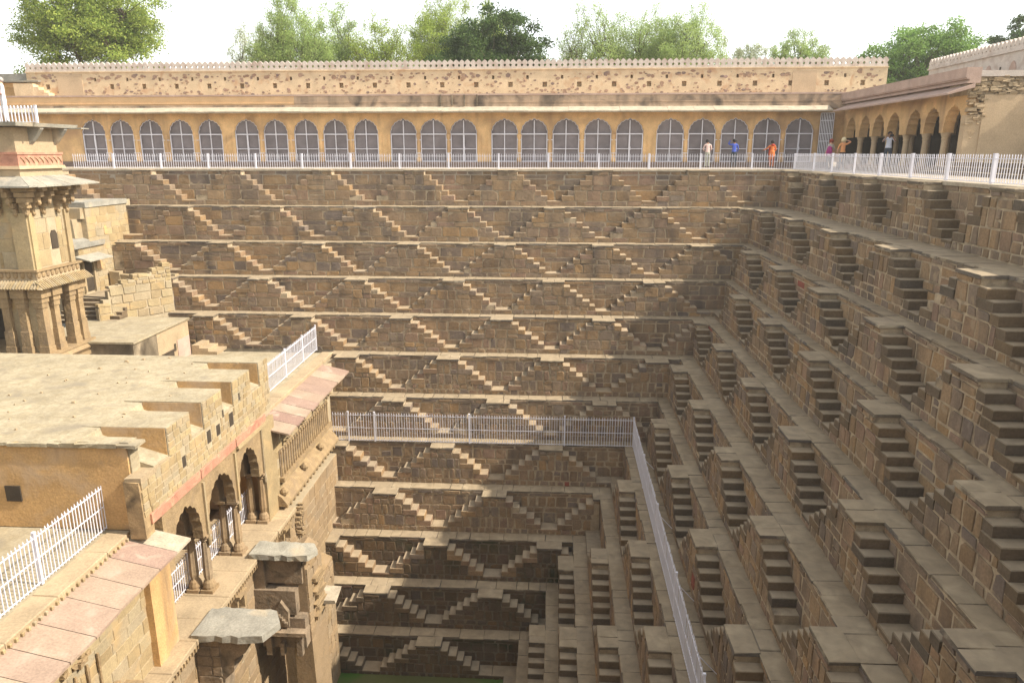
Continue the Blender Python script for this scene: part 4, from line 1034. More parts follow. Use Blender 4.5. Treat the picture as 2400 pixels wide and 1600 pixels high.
while z < -4.75:
    h = .42 if z < -5.9 else .2
    for (a, b) in split_run(0, Ld, *((.5, .95) if z < -5.9 else (.25, .5))):
        if z + h > topz((a + b) / 2) + .08: continue
        V, F = stone_plate(DF(), cell_poly(a, b, z, z + h, .015, .02), -.05, .02 + R_.uniform(0, .03), .015); dP.add(V, F)
        if z + 2 * h > topz((a + b) / 2) + .08:
            V, F = chamfer_box(0, b - a - .03, -.38, .05, 0, .16 + R_.uniform(-.03, .05), .03, .02)
            V = [dpt(a + v[0], v[1], z + h + v[2] - .05) for v in V]; dP.add(V, F)
    z += h
dP.flush()
# --- door building and small stairs
DB = empty('stair_building', (-25, 37, -6)); tag(DB, 'pale stone stair building with a dark doorway behind the tower', 'building')
mb = MB(); mb.box(-33, -24.32, 36.0, 41.2, -7, -3.62); mb.box(-33, -24.32, 37.0, 41.2, -3.62, -1.55); mb.put('core', MT['creammortar'], DB)
frD = Frame('left', -24.32)
bricks(DB, frD, 36.0, 39.5, -6.2, -3.7, .26, .3, .6, MT['cream'], holes=[(36.15, 36.95, -6.3, -4.4)], g=.012)
bricks(DB, frD, 37.0, 40.8, -3.7, -1.75, .36, .5, .95, MT['cream'], g=.008, name='upper_stone')
mb = MB(); mb.box(-24.34, -24.28, 36.2, 36.9, -6.0, -4.45); mb.put('doorway', MT['dark'], DB)
mb = MB(); mb.box(-24.3, -24.2, 36.92, 37.05, -6.0, -4.4); mb.box(-24.3, -24.2, 36.05, 36.18, -6.0, -4.4); mb.put('door_jamb', MT['cream'], DB)
mb = MB(); mb.prism([(-24.3, -4.1), (-23.5, -4.3), (-23.5, -4.36), (-24.3, -4.2)], 'y', 35.6, 37.6); mb.put('hood_slab', MT['slate'], DB)
mb = MB(); mb.box(-24.45, -24.2, 35.6, 38.2, -3.72, -3.5, j=.02); mb.prism([(-25.6, -2.9), (-24.3, -3.4), (-24.3, -3.5), (-25.6, -3.5)], 'y', 35.4, 37.2); mb.put('lean_to_slab', MT['slate'], DB)
mb = MB(); mb.box(-26, -24.25, 37.0, 40.8, -1.75, -1.5, j=.02); mb.put('coping', MT['slate'], DB)
for yy, zz in ((37.7, -4.75), (38.5, -3.0), (37.45, -4.7)):
    mb = MB(); mb.prism([(yy - .13, zz - .25), (yy + .13, zz - .25), (yy + .13, zz + .12), (yy, zz + .25), (yy - .13, zz + .12)], 'x', -24.31, -24.27); mb.put('niche', MT['flank'], DB)
for k in range(5):
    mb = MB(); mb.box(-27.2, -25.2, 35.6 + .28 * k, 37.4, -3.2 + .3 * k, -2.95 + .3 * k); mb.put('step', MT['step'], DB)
mb = MB(); mb.box(-25.2, -24.6, 36.3, 37.0, -3.3, -2.3, j=.03); mb.box(-25.2, -24.4, 36.7, 37.2, -2.3, -1.75, j=.03); mb.put('stair_wall', MT['cream'], DB)
SS = empty('stairway', (-22.8, 35, -7.1)); tag(SS, 'short flight of worn stone steps between the sunlit wall and the doorway', 'stairs')
for k in range(6):
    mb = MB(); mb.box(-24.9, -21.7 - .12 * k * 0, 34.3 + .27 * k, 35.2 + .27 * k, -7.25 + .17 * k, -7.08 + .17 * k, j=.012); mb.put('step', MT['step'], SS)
mb = MB(); mb.prism([(-24.3, 35.9), (-22.0, 35.5), (-20.4, 37.4), (-20.5, 38.8), (-24.3, 39.2)], 'z', -7.2, -6.15); mb.put('landing', MT['paving'], SS)
mb = MB()
for k in range(6): mb.box(-24.2 + .62 * k, -23.6 + .62 * k, 38.15, 38.5, -6.2, -5.35 + R_.uniform(-.1, .1), j=.03)
mb.put('low_wall', MT['cream'], SS)

# --- tower
TW = empty('tower', (-22, 29, -8)); tag(TW, 'carved yellow stone tower with red frieze, slate eave and pillared storey at left', 'tower')
TX, TY0, TY1 = -20.8, 28.0, 30.5
TXL = -28.0
def ring(name, zo, z1, e, mat, parent=TW, j=0, e2=None):
    mb = MB(); e2 = e if e2 is None else e2
    V = [(TXL, TY0 - e, zo), (TX + e, TY0 - e, zo), (TX + e, TY1 + e, zo), (TXL, TY1 + e, zo), (TXL, TY0 - e2, z1), (TX + e2, TY0 - e2, z1), (TX + e2, TY1 + e2, z1), (TXL, TY1 + e2, z1)]
    mb.add(V, [(0, 3, 2, 1), (4, 5, 6, 7), (0, 1, 5, 4), (1, 2, 6, 5), (2, 3, 7, 6), (3, 0, 4, 7)]); return mb.put(name, mat, parent)
# base mouldings
ring('base', -9.2, -7.62, .12, MT['lowstone'])
ring('base_moulding', -7.62, -7.45, .3, MT['carved'], e2=.3); ring('base_moulding', -7.45, -7.28, .22, MT['carved'], e2=.34); ring('base_moulding', -7.28, -7.1, .34, MT['carved'], e2=.2); ring('base_moulding', -7.1, -6.98, .26, MT['carved'])
# pillared storey: inner core and pillars
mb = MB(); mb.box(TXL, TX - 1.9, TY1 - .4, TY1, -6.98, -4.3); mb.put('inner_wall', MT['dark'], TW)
def pillar(cx, cy, z0, z1, wd=.17):
    mb = MB(); H = z1 - z0
    for (a, b, k) in ((0, .1, 1.25), (.1, .34, 1.1), (.34, .7, .9), (.7, .78, 1.1), (.78, .86, 1.3), (.86, 1, 1.7)):
        mb.box(cx - wd * k, cx + wd * k, cy - wd * k, cy + wd * k, z0 + H * a, z0 + H * b)
    return mb.put('pillar', MT['carved'], TW)
for (cx, cy) in ((TX - .08, TY0 + .1), (TX - .02, TY0 + .72), (TX - .02, TY0 + 1.75), (TX - .08, TY1 - .1), (TX - .75, TY0 + .0), (TX - 1.45, TY0 + .02), (TX - 3.4, TY0 + .02)):
    pillar(cx, cy, -6.98, -4.3)
mb = MB(); mb.box(TX - .35, TX - .06, TY0 + .15, TY0 + .75, -6.98, -4.4); mb.box(TX - .35, TX - .08, TY0 + 1.75, TY1 - .1, -6.98, -4.4); mb.box(TX - 1.45, TX - .3, TY0 + .05, TY0 + .3, -6.98, -4.4); mb.put('wall_panel', MT['cream'], TW)
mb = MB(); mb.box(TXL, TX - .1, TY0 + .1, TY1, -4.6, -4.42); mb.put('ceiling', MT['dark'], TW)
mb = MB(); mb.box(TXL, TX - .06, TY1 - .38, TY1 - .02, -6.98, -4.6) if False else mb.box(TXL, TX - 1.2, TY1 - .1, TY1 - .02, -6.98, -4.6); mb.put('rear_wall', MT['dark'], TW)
ring('lintel', -4.42, -4.22, .04, MT['cream'])
# small tiled eave and petal band
ring('small_eave', -4.28, -3.98, .46, MT['cream'], e2=.12)
mb = MB()
for k in range(26):
    y = TY0 - .35 + k * .125
    mb.prism([(TX + .47, -4.27), (TX + .49, -4.24), (TX + .3, -4.06), (TX + .13, -3.95), (TX + .13, -4.0)], 'y', y, y + .055)
for k in range(40):
    x = TX + .3 - k * .125
    mb.prism([(TY0 - .47, -4.27), (TY0 - .49, -4.24), (TY0 - .3, -4.06), (TY0 - .13, -3.95), (TY0 - .13, -4.0)], 'x', x - .055, x)
tag(mb.put('eave_rib', MT['cream'], TW), kind='stuff')
ring('petal_band', -3.98, -3.62, .1, MT['plaster']); ring('band_top', -3.62, -3.54, .2, MT['carved'])
for k in range(10):
    y = TY0 + .0 + k * .27
    mb = MB(); mb.lathe([(.02, -3.93), (.11, -3.84), (.12, -3.72), (.10, -3.64)], TX + .06, y, n=8); mb.put('petal', MT['carved'], TW)
for k in range(14):
    mb = MB(); mb.lathe([(.02, -3.93), (.11, -3.84), (.12, -3.72), (.10, -3.64)], TX - .2 - k * .3, TY0 - .06, n=8); mb.put('petal', MT['carved'], TW)
# body
ring('body', -3.54, -.25, -.02, MT['creammortar'])
bricks(TW, Frame('left', TX - .02), TY0, TY1, -3.5, -.3, .62, .7, 1.2, MT['cream'], holes=[(TY0 + 1.15, TY0 + 1.65, -2.9, -2.05)], g=.006, name='ashlar_block')
bricks(TW, Frame('back', TY0 + .02), TXL + 3, TX, -3.5, -.3, .62, .7, 1.2, MT['cream'], holes=[(TX - 2.2, TX - 1.45, -3.0, -2.0)], g=.006, name='side_block')
mb = MB(); mb.prism([(TY0 + 1.2, -2.85), (TY0 + 1.6, -2.85), (TY0 + 1.6, -2.25), (TY0 + 1.5, -2.1), (TY0 + 1.3, -2.1), (TY0 + 1.2, -2.25)], 'x', TX - .02, TX + .012); mb.put('window', MT['dark'], TW)
mb = MB(); mb.prism([(TX - 2.2, -3.0), (TX - 1.5, -3.0), (TX - 1.5, -2.3), (TX - 1.65, -2.1), (TX - 2.05, -2.1), (TX - 2.2, -2.3)], 'y', TY0 - .012, TY0 + .03); mb.put('window', MT['dark'], TW)
for (yy) in (TY0 + .12, TY1 - .22):
    mb = MB(); mb.box(TX - .05, TX + .09, yy - .14, yy + .14, -3.54, -1.3); mb.put('pilaster', MT['cream'], TW)
mb = MB(); mb.box(TX - .62, TX + .02, TY0 - .1, TY0 + .02, -3.54, -1.3); mb.put('pilaster', MT['cream'], TW)
# hanging brackets under the eave
for (bx, by, ex, ey) in ((TX, TY0 + .25, 1, 0), (TX, TY0 + .85, 1, 0), (TX, TY1 - .75, 1, 0), (TX, TY1 - .2, 1, 0), (TX - .35, TY0, 0, -1), (TX - 1.0, TY0, 0, -1), (TX - 1.9, TY0, 0, -1), (TX, TY0, .7, -.7)):
    mb = MB()
    for q in range(5):
        o = .10 + .15 * q; zz = -1.3 + .21 * q; wq = .07 + .012 * q
        cx, cy = bx + ex * o * .6, by + ey * o * .6
        mb.box(cx - wq - abs(ex) * o * .5, cx + wq + abs(ex) * o * .3, cy - wq - abs(ey) * o * .3, cy + wq + abs(ey) * o * .3, zz, zz + .19, j=.012)
        if q in (0, 2): mb.lathe([(.02, zz - .14), (.07, zz - .08), (.08, zz - .02), (.05, zz + .03)], bx + ex * (o + .03), by + ey * (o + .03), n=7)
    mb.put('bracket', MT['carved'], TW)
# slate eave
P = Parts('eave_slab', MT['slate'], TW)
def quad_slab(a, b, c, d_, t=.06):
    V = [a, b, c, d_] + [(p[0], p[1], p[2] - t) for p in (a, b, c, d_)]
    return V, [(0, 1, 2, 3), (7, 6, 5, 4), (0, 4, 5, 1), (1, 5, 6, 2), (2, 6, 7, 3), (3, 7, 4, 0)]
n = 9
for k in range(n):
    t0, t1 = k / n, (k + 1) / n
    yo0, yo1 = TY0 - .95 + (TY1 - TY0 + 1.9) * t0, TY0 - .95 + (TY1 - TY0 + 1.9) * t1
    yi0, yi1 = TY0 + (TY1 - TY0) * t0, TY0 + (TY1 - TY0) * t1
    zo = -.22 + R_.uniform(-.015, .015)
    P.add(*quad_slab((TX + .98, yo0 + .006, zo), (TX + .98, yo1 - .006, zo), (TX - .02, yi1 - .006, .12), (TX - .02, yi0 + .006, .12)))
for k in range(8):
    xo0 = TX + .98 - .8 * k; xo1 = TX + .98 - .8 * (k + 1); xi0 = min(TX - .02, xo0); xi1 = min(TX - .02, xo1) if k else TX - .35
    if k == 0: xi0, xi1 = TX - .02, TX - .2
    zo = -.22 + R_.uniform(-.015, .015)
    P.add(*quad_slab((xo1, TY0 - .95, zo), (xo0 - .006, TY0 - .95, zo), (xi0 - .006, TY0, .12), (xi1, TY0, .12)))
P.flush()
ring('upper_plinth', .06, .38, .02, MT['plaster']); ring('cornice', .38, .5, .14, MT['plaster'], e2=.1)
ring('frieze', .5, .93, .06, MT['redfrieze']); ring('frieze_top', .93, 1.02, .1, MT['redfrieze'])
for k in range(9):
    y = TY0 + .12 + k * .275
    mb = MB(); mb.tube((TX + .07, y, .8), (TX + .09, y + .1, .7), .02, n=5); mb.tube((TX + .09, y + .1, .7), (TX + .07, y + .16, .6), .02, n=5); mb.tube((TX + .07, y - .06, .82), (TX + .08, y, .8), .02, n=5); mb.put('leaf_ornament', MT['carved'], TW)
ring('upper_wall', 1.02, 1.95, -.04, MT['plaster'])
ring('roof_slab', 1.98, 2.12, .55, MT['slate'], e2=.6)
for yy in (TY0 + .95, TY1 - .1):
    mb = MB(); mb.prism([(TX - .05, 1.3), (TX + .12, 1.45), (TX + .5, 1.9), (TX + .5, 1.98), (TX - .05, 1.98)], 'y', yy - .1, yy + .1); mb.put('bracket', MT['slate'], TW)
mb = MB(); mb.box(TX + .3, TX + 1.05, TY1 + .1, TY1 + .6, 1.95, 1.99, j=.01); mb.put('broken_slab', MT['slate'], TW)
railing('white railing on top of the tower roof at the far left edge', (-26.5, 28.4, 2.12), (-20.05, 28.4, 2.12), .62, spacing=.14, posts=[.55, .765, 1.0], post_w=.04, bar=.018)


# ------------------------------------------------------------------ people
def human(name_label, loc, yaw, H, cols, arms=None, lean=0.0, hair=None, hair_r=1.0, stride=0.0, female=False, head_turn=(0, 0)):
    """arms: {'L': (elbow, wrist), 'R': ...} in body units (x right, y forward, z up, times H)"""
    skin, top, legs, shoe, sleeve = cols       # sleeve: 'long'|'short'
    T = empty('person', loc); tag(T, name_label, 'person')
    J = {}; sw = .108 if not female else .098
    def P(x, y, z): 
        yy = y + lean * max(0, z - .5); return Vector((x, yy, z)) * H
    J['pelvis'] = P(0, 0, .53); J['waist'] = P(0, .0, .62); J['chest'] = P(0, .0, .73); J['neck0'] = P(0, 0, .81); J['neck'] = P(0, .005, .845)
    hx, hy = head_turn
    J['head'] = P(hx * .5, .015 + hy * .5, .895); J['crown'] = P(hx, .01 + hy, .955); J['nose'] = P(hx * .7, .07 + hy * .7, .895)
    A = {'L': ((-.15, -.01, .63), (-.145, .06, .49)), 'R': ((.15, -.01, .63), (.145, .06, .49))}
    if arms: A.update(arms)
    for sd_, sg in (('L', -1), ('R', 1)):
        J['sh' + sd_] = P(sg * sw, 0, .795); J['el' + sd_] = P(*A[sd_][0]); J['wr' + sd_] = P(*A[sd_][1])
        d_ = (J['wr' + sd_] - J['el' + sd_]).normalized(); J['ha' + sd_] = J['wr' + sd_] + d_ * .045 * H
        J['hip' + sd_] = P(sg * .052, 0, .495); J['kn' + sd_] = P(sg * .056, .012 + sg * stride * .5, .28); J['an' + sd_] = P(sg * .058, -.01 + sg * stride, .05); J['to' + sd_] = P(sg * .066, .075 + sg * stride, .018)
    rad = dict(pelvis=.078, waist=.068 if female else .074, chest=.078, neck0=.045, neck=.032, head=.048, crown=.040, nose=.016, shL=.036, shR=.036, elL=.026, elR=.026, wrL=.018, wrR=.018, haL=.02, haR=.02,
               hipL=.056, hipR=.056, knL=.038, knR=.038, anL=.026, anR=.026, toL=.022, toR=.022)
    E = [('pelvis', 'waist', 1), ('waist', 'chest', 1), ('chest', 'neck0', 1), ('neck0', 'neck', 0), ('neck', 'head', 0), ('head', 'crown', 0), ('head', 'nose', 0)]
    for q in 'LR':
        E += [('neck0', 'sh' + q, 1), ('sh' + q, 'el' + q, 1), ('el' + q, 'wr' + q, 1 if sleeve == 'long' else 0), ('wr' + q, 'ha' + q, 0), ('pelvis', 'hip' + q, 2), ('hip' + q, 'kn' + q, 2), ('kn' + q, 'an' + q, 2), ('an' + q, 'to' + q, 3)]
    keys = list(J); ix = {k: i for i, k in enumerate(keys)}
    me = bpy.data.meshes.new('skeleton'); me.from_pydata([tuple(J[k]) for k in keys], [(ix[a], ix[b]) for a, b, _ in E], [])
    ob = bpy.data.objects.new('skeleton', me); COL.objects.link(ob)
    sk = ob.modifiers.new('s', 'SKIN'); 
    lay = me.skin_vertices[0] if me.skin_vertices else None
    if lay is None:
        bm = bmesh.new(); bm.from_mesh(me); bm.verts.layers.skin.verify(); bm.to_mesh(me); bm.free(); lay = me.skin_vertices[0]
    for k, i in ix.items():
        r = rad[k] * H; fl = .72 if k in ('pelvis', 'waist', 'chest') else 1
        lay.data[i].radius = (r, r * fl); lay.data[i].use_root = (k == 'pelvis')
    sb = ob.modifiers.new('b', 'SUBSURF'); sb.levels = 2
    dg = bpy.context.evaluated_depsgraph_get(); dg.update()
    out = bpy.data.meshes.new_from_object(ob.evaluated_get(dg)); bpy.data.objects.remove(ob)
    out.materials.clear()
    for m in (skin, top, legs, shoe): out.materials.append(m)
    segs = [(J[a], J[b], t) for a, b, t in E]
    for p in out.polygons:
        c = p.center; best = (1e9, 0)
        for a, b, t in segs:
            ab = b - a; u = max(0, min(1, (c - a).dot(ab) / ab.length_squared)); dd = (c - a - ab * u).length
            if dd < best[0]: best = (dd, t)
        t = best[1]
        if t == 2 and c.z > .555 * H: t = 1
        if t == 1 and c.z < .50 * H and abs(c.x) < .1 * H: t = 2
        p.material_index = t; p.use_smooth = True
    rot = Matrix.Rotation(yaw, 4, 'Z'); out.transform(rot); out.name = 'body'
    link('body', out, T, loc)
    def part(nm, mb, mat, smooth=True):
        mb.V = [tuple(rot @ Vector(v) + Vector(loc)) for v in mb.V]; return mb.put(nm, mat, T, smooth)
    # hands with fingers
    for q in 'LR':
        d_ = (J['wr' + q] - J['el' + q]).normalized(); o_ = J['ha' + q]; u = d_.orthogonal().normalized(); v = d_.cross(u); mb = MB()
        for k in range(4): mb.tube(tuple(o_ + u * (.012 * (k - 1.5))), tuple(o_ + u * (.014 * (k - 1.5)) + d_ * (.075 + .008 * (k in (1, 2))) + v * .02), .0085, .006, n=5)
        mb.tube(tuple(o_ - d_ * .02 + u * .02), tuple(o_ + d_ * .03 + u * .05), .01, .007, n=5); part('fingers', mb, skin)
    if hair is not None:
        mb = MB(); c = (J['head'] + J['crown']) / 2 + Vector((0, -.012, .012)) * H; r = .066 * H * hair_r
        prof = [(.02 * r, r), (.6 * r, .8 * r), (.92 * r, .35 * r), (1.0 * r, -.1 * r), (.85 * r, -.55 * r * hair_r), (.4 * r, -.75 * r * hair_r)]
        mb.lathe(list(reversed([(a, c.z + b) for a, b in prof])), c.x, c.y, n=12)
        mb.V = [(v[0], v[1] if v[1] < c.y + .02 * H or v[2] > c.z + .35 * r else c.y + .02 * H, v[2]) for v in mb.V]
        part('hair', mb, hair)
    return T, J, rot, part
M_skinD = flat_mat('brown_skin', (.22, .12, .07), .6); M_skinL = flat_mat('light_skin', (.55, .30, .20), .6)
M_black = flat_mat('black_hair', (.015, .012, .012), .6); M_blond = flat_mat('blond_hair', (.60, .50, .30)); M_redh = flat_mat('red_hair', (.22, .04, .02))
M_pink = flat_mat('pale_pink_shirt', (.62, .45, .40)); M_khaki = flat_mat('grey_green_trousers', (.30, .30, .24)); M_blue = flat_mat('blue_shirt', (.06, .10, .42)); M_jean = flat_mat('dark_jeans', (.035, .045, .06))
M_orange = flat_mat('orange_cotton', (.72, .20, .05)); M_scarf = flat_mat('red_scarf', (.40, .03, .02)); M_shoe = flat_mat('dark_shoes', (.03, .025, .02)); M_wht = flat_mat('white_cotton', (.60, .58, .58))
M_purp = flat_mat('purple_canvas', (.30, .03, .16)); M_floral = flat_mat('patterned_blouse', (.42, .38, .33)); M_or2 = flat_mat('orange_print_top', (.68, .30, .12)); M_blk = flat_mat('black_cloth', (.02, .02, .025)); M_check = flat_mat('white_checked_shirt', (.52, .54, .62))
GZ = .08
human('man in a pale pink shirt and light trousers peering through an arch screen', (9.49, 48.55, GZ), .08, 1.74, (M_skinD, M_pink, M_khaki, M_shoe, 'long'), arms={'L': ((-.155, .03, .64), (-.09, .12, .60)), 'R': ((.15, .03, .64), (.09, .13, .60))}, lean=.12, hair=M_black, head_turn=(-.01, .03))
human('man in a blue shirt leaning on an arch screen with one raised arm', (11.15, 48.6, GZ), .0, 1.76, (M_skinD, M_blue, M_jean, M_shoe, 'long'), arms={'L': ((-.20, .05, .83), (-.12, .13, .95)), 'R': ((.15, .02, .64), (.12, .10, .55))}, lean=.12, hair=M_black, stride=.02)
Tq, Jq, rq, partq = human('woman in an orange tunic and trousers touching an arch screen', (13.5, 48.55, GZ), .15, 1.68, (M_skinD, M_orange, M_orange, M_shoe, 'long'), arms={'L': ((-.17, .08, .70), (-.27, .14, .64)), 'R': ((.15, .02, .64), (.10, .08, .58))}, lean=.08, hair=M_black, female=True)
mb = MB(); mb.lathe([(.185, .52), (.17, .75), (.155, .95), (.15, 1.05)], 0, .02, n=14); partq('tunic', mb, M_orange)
mb = MB(); mb.tube((-.13, .1, 1.32), (-.16, .12, .75), .05, .035, n=6); mb.tube((-.1, -.02, 1.38), (.1, -.02, 1.38), .06, n=6); partq('scarf', mb, M_scarf)
human('red haired woman carrying a purple backpack behind the railing corner', (15.25, 43.4, GZ), .35, 1.66, (M_skinL, M_floral, M_blk, M_shoe, 'short'), hair=M_redh, hair_r=1.15, female=True, head_turn=(.02, .02))
BP = empty('backpack', (15.2, 43.2, 1.0)); tag(BP, 'purple backpack worn by the red haired woman', 'backpack')
mb = MB(); mb.lathe([(.06, .78), (.15, .84), (.17, 1.0), (.15, 1.2), (.10, 1.32), (.03, 1.36)], 15.13, 43.2, n=10); mb.put('pack', M_purp, BP, True)
mb = MB(); mb.tube((15.1, 43.3, 1.3), (15.12, 43.48, 1.36), .02, n=5); mb.put('strap', M_purp, BP)
Tq, Jq, rq, partq = human('blonde woman in an orange top shading her eyes with one hand', (15.75, 42.9, GZ), -.1, 1.72, (M_skinL, M_or2, M_blk, M_shoe, 'short'), arms={'R': ((.235, .05, .87), (.06, .08, .935)), 'L': ((-.15, .02, .64), (-.15, .05, .50))}, hair=M_blond, hair_r=1.25, female=True)
Tq, Jq, rq, partq = human('man in a white checked shirt raising a camera to his face', (16.4, 38.7, .28), math.pi - .35, 1.74, (M_skinD, M_check, M_jean, M_shoe, 'short'), arms={'L': ((-.16, .10, .72), (-.05, .15, .875)), 'R': ((.17, .10, .72), (.07, .15, .87))}, hair=M_black)
CM = empty('camera_body', (16.3, 38.42, 1.8)); tag(CM, 'small black camera held up by the man in the white checked shirt', 'camera')
mb = MB(); mb.box(16.30, 16.45, 38.38, 38.46, 1.77, 1.87); mb.put('housing', M_blk, CM)
mb = MB(); mb.tube((16.37, 38.38, 1.82), (16.35, 38.29, 1.82), .035, n=10); mb.put('lens', M_blk, CM)
human('tourist in a white shirt standing on the tower roof at the far left edge', (-21.72, 29.0, 2.12), math.pi - .7, 1.74, (M_skinL, M_wht, M_wht, M_shoe, 'short'), arms={'L': ((-.16, .05, .63), (-.03, .15, .60)), 'R': ((.16, .05, .63), (.03, .15, .60))}, hair=flat_mat('grey_hair', (.35, .3, .27)), female=True)
mb = MB(); mb.box(15.9, 17.88, 35.1, 42.0, .05, .28, j=.01); mb.put('step', MT['step'], ST)


# ------------------------------------------------------------------ trees
rng = np.random.default_rng(5)
LM = {
 'yellow': leaf_mat('yellow_green_leaves', [(.22, .29, .06), (.35, .40, .09), (.13, .20, .04), (.28, .34, .075)]),
 'feather': leaf_mat('pale_acacia_leaves', [(.30, .40, .13), (.38, .46, .16), (.22, .32, .10)]),
 'pale': leaf_mat('hazy_acacia_leaves', [(.36, .40, .24), (.42, .45, .28), (.30, .34, .20)]),
 'bright': leaf_mat('bright_green_leaves', [(.27, .35, .07), (.34, .41, .09), (.20, .28, .055)]),
 'dark': leaf_mat('dark_broad_leaves', [(.055, .10, .028), (.09, .14, .045), (.04, .075, .022), (.15, .20, .07)]),
 'mid': leaf_mat('mid_green_leaves', [(.15, .26, .07), (.23, .35, .09), (.10, .19, .045)]),
}
def leaf_mesh(Pts, D, sl, sw):
    """quads at Pts with long axis D"""
    n = len(Pts); r = rng.normal(size=(n, 3)); W_ = np.cross(D, r); W_ /= np.linalg.norm(W_, axis=1)[:, None] + 1e-9
    L_ = D * (sl * rng.uniform(.7, 1.3, n))[:, None]; W_ = W_ * (sw * rng.uniform(.7, 1.3, n))[:, None]
    V = np.stack([Pts - L_, Pts - W_ * 1.0, Pts + L_, Pts + W_ * 1.0], 1).reshape(-1, 3)
    me = bpy.data.meshes.new('crown'); me.vertices.add(4 * n); me.vertices.foreach_set('co', V.astype(np.float32).ravel())
    me.loops.add(4 * n); me.loops.foreach_set('vertex_index', np.arange(4 * n, dtype=np.int32))
    me.polygons.add(n); me.polygons.foreach_set('loop_start', np.arange(0, 4 * n, 4, dtype=np.int32)); me.polygons.foreach_set('loop_total', np.full(n, 4, dtype=np.int32))
    me.update(calc_edges=True); return me
def tree(label, cx, x0, x1, top, Y, kind, dens=1.0, cup=.0, zbot=None):
    """cx, x0, x1, top: how the crown stands against the sky, as bearings from the viewer"""
    def XZ(px, py): 
        c = np.array([(px - 1200) / FPX, (800 - py) / FPX, -1.0]); r = RC @ c; t = Y / r[1]; return r[0] * t, CAMZ + r[2] * t
    X, _ = XZ(cx, 200); XL, _ = XZ(x0, 200); XRr, _ = XZ(x1, 200); _, ZTp = XZ(cx, top)
    zb = zbot if zbot is not None else 4.2
    Rx = (XRr - XL) / 2; Xc = (XRr + XL) / 2; Rz = (ZTp - zb) / 2; Zc = zb + Rz; Ry = Rx * .9
    T = empty('tree', (X, Y, 0)); tag(T, label, 'tree')
    feather = kind in ('feather', 'pale', 'bright')
    K = int((130 if feather else 120) * min(2.4, max(.6, Rx * Rz / 9)))
    dirs = rng.normal(size=(K, 3)); dirs[:, 2] = np.where(dirs[:, 2] < 0, dirs[:, 2] * .45 * np.sign(rng.uniform(-1, .6, K)), dirs[:, 2]); dirs /= np.linalg.norm(dirs, axis=1)[:, None]
    rad = rng.uniform(.15, 1.0, K) ** (.6 if feather else .8)
    ph = rng.uniform(0, 6, 4)
    lump = 1.0 + (.15 if feather else .2) * np.sin(dirs[:, 0] * 4.3 + ph[0]) * np.cos(dirs[:, 2] * 3.7 + ph[1]) + .07 * np.sin(dirs[:, 1] * 6 + dirs[:, 0] * 7 + ph[2])
    Zc = zb + Rz * .8; RU = ZTp - Zc
    C = np.array([Xc, Y, Zc]) + dirs * np.array([Rx, Ry, RU]) * (rad * lump * (.95 if feather else 1.04))[:, None]
    N = int((110 if feather else 150) * dens)
    base = np.array([X, Y, max(2.5, zb - .5)])
    mbk = MB(); mbk.tube((X, Y, -.1), tuple(base), .28, .2, n=8)
    nl = 7; limbs = []
    for k in range(nl):
        a = 2 * math.pi * k / nl + rng.uniform(0, .6); e = base + np.array([math.cos(a) * Rx * .45, math.sin(a) * Ry * .45, Rz * rng.uniform(.7, 1.3)])
        m = base + (e - base) * .5 + np.array([0, 0, .3]); mbk.tube(tuple(base), tuple(m), .14, .10, n=6); mbk.tube(tuple(m), tuple(e), .10, .05, n=6); limbs.append(e)
    limbs = np.array(limbs); Pn = []; Dn = []
    for c in C:
        e = limbs[np.argmin(np.linalg.norm(limbs - c, axis=1))]; m = (e + c) / 2 + rng.normal(0, .15, 3)
        mbk.tube(tuple(e), tuple(m), .035, .022, n=4); mbk.tube(tuple(m), tuple(c), .022, .010, n=4)
        out = c - np.array([Xc, Y, zb]); out /= np.linalg.norm(out) + 1e-9
        if feather:
            for s_ in range(5):        # sprays of fine leaves along thin twigs
                dd = out + rng.normal(0, .45, 3); dd[2] += .08; dd /= np.linalg.norm(dd); Lt = .20 * (Rx + RU) * .5 * rng.uniform(.6, 1.3)
                mbk.tube(tuple(c - dd * .1), tuple(c + dd * Lt * .9), .010, .004, n=3)
                t = rng.uniform(0, 1, N // 5)[:, None]; Pn.append(c + dd * t * Lt + rng.normal(0, .13 + .045 * Rx, (N // 5, 3)) * (1.1 - t * .7)); Dn.append(dd + rng.normal(0, .6, (N // 5, 3)))
        else:
            sg = .10 * min(Rx, RU) ** .7; Pn.append(c + rng.normal(0, 1, (N, 3)) * np.array([sg * 1.3, sg * 1.3, sg * .75])); Dn.append(rng.normal(size=(N, 3)))
    Pn = np.concatenate(Pn); Dn = np.concatenate(Dn); Dn /= np.linalg.norm(Dn, axis=1)[:, None]
    Pn = Pn - np.array([X, Y, 0])
    me = leaf_mesh(Pn, Dn, .075 if feather else .115, .026 if feather else .052)
    me.materials.append(LM[kind]); link('crown', me, T, (X, Y, 0))
    mbk.put('trunk', MT['bark'], T)
tree('big dense yellow green tree rising above the wall at far left', 232, 70, 388, -140, 62, 'yellow', 1.7)
tree('wispy pale tree at the left edge of the middle tree group', 600, 535, 675, 50, 66, 'pale', 1.0)
tree('tall feathery green tree just right of the wispy pale one', 690, 600, 785, -4, 61, 'feather', 2.0)
tree('feathery green tree second from the left in the middle group', 785, 710, 860, 8, 64, 'feather', 1.5)
tree('low light green feathery tree left of the rounded bright tree', 885, 815, 975, 38, 62, 'bright', 1.1)
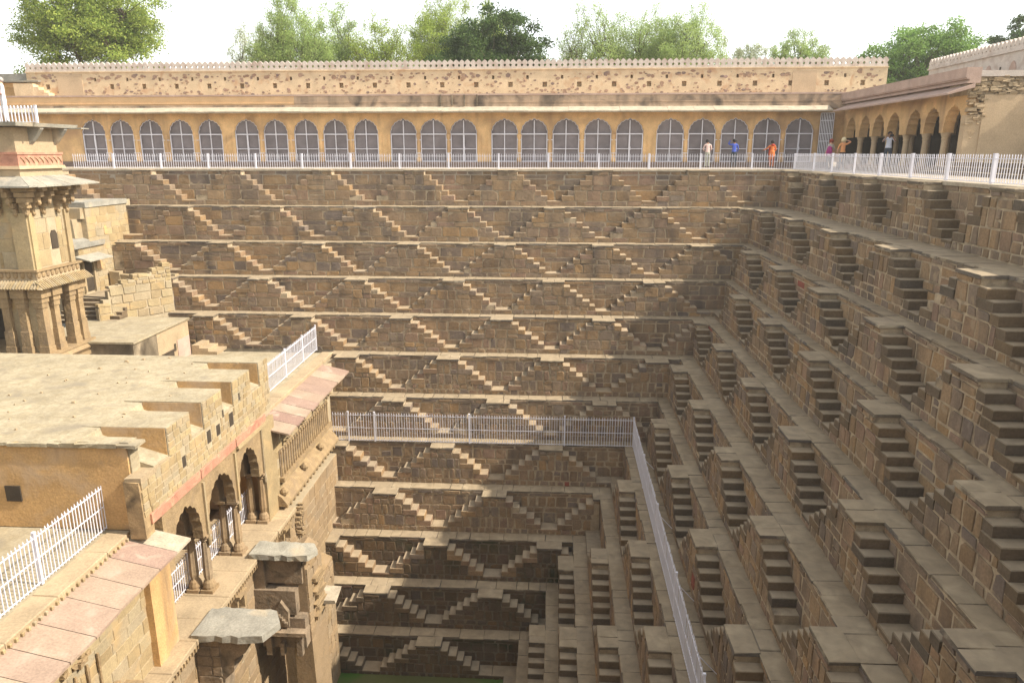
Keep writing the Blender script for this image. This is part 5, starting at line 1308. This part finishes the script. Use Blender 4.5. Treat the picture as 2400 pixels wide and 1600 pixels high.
tree('rounded bright green tree behind the dark broadleaf tree', 1040, 950, 1140, -8, 68, 'bright', 2.0)
tree('slim bright treetop poking up above the dark broadleaf tree', 1142, 1105, 1190, 10, 69, 'bright', 1.6, zbot=7.5)
tree('dark green broadleaf tree with a dense spreading crown', 1145, 1000, 1288, 30, 60, 'dark', 1.6)
tree('thin airy tree with bare looking branches right of the dark tree', 1372, 1300, 1460, 2, 62, 'feather', .8)
tree('wide soft green feathery tree, left one of a close pair', 1480, 1395, 1595, 28, 64, 'feather', 1.7)
tree('wide soft green feathery tree, right one of a close pair', 1590, 1490, 1700, 18, 62, 'feather', 1.8)
tree('low hazy pale tree between the feathery pair and the small twin trees', 1730, 1675, 1800, 92, 70, 'pale', 1.5)
tree('small airy light green tree, left of two near the right end of the wall', 1840, 1785, 1893, 52, 63, 'feather', 1.2)
tree('small airy light green tree, right of two near the right end of the wall', 1915, 1860, 1960, 72, 63, 'feather', 1.2)
tree('low green treetop just above the right end of the rubble wall', 2010, 1975, 2052, 132, 66, 'mid', 1.0)
tree('large leafy green tree behind the slab roof at upper right', 2180, 2040, 2310, 45, 64, 'mid', 1.5, zbot=3.0)
tree('dark green tree behind the pink palace wall at the right edge', 2375, 2300, 2460, 38, 66, 'dark', 1.4, zbot=5)
tree('low bushy pale growth behind the wall, right of the dark tree', 1330, 1285, 1400, 108, 66, 'pale', .9)

# ------------------------------------------------------------------ light summer haze
mb = MB(); mb.box(-140, 140, -60, 160, -24, 34)
hm = bpy.data.materials.new('summer_haze'); hm.use_nodes = True; hn = hm.node_tree.nodes; hn.clear()
ho = hn.new('ShaderNodeOutputMaterial'); pv = hn.new('ShaderNodeVolumePrincipled')
pv.inputs['Density'].default_value = .0008; pv.inputs['Color'].default_value = (1.0, .97, .92, 1); pv.inputs['Anisotropy'].default_value = .3
hm.node_tree.links.new(pv.outputs[0], ho.inputs['Volume'])
tag(mb.put('haze', hm, None), kind='stuff')
bpy.context.view_layer.update()
for o in bpy.data.objects:
    if '_w' in o: del o['_w']
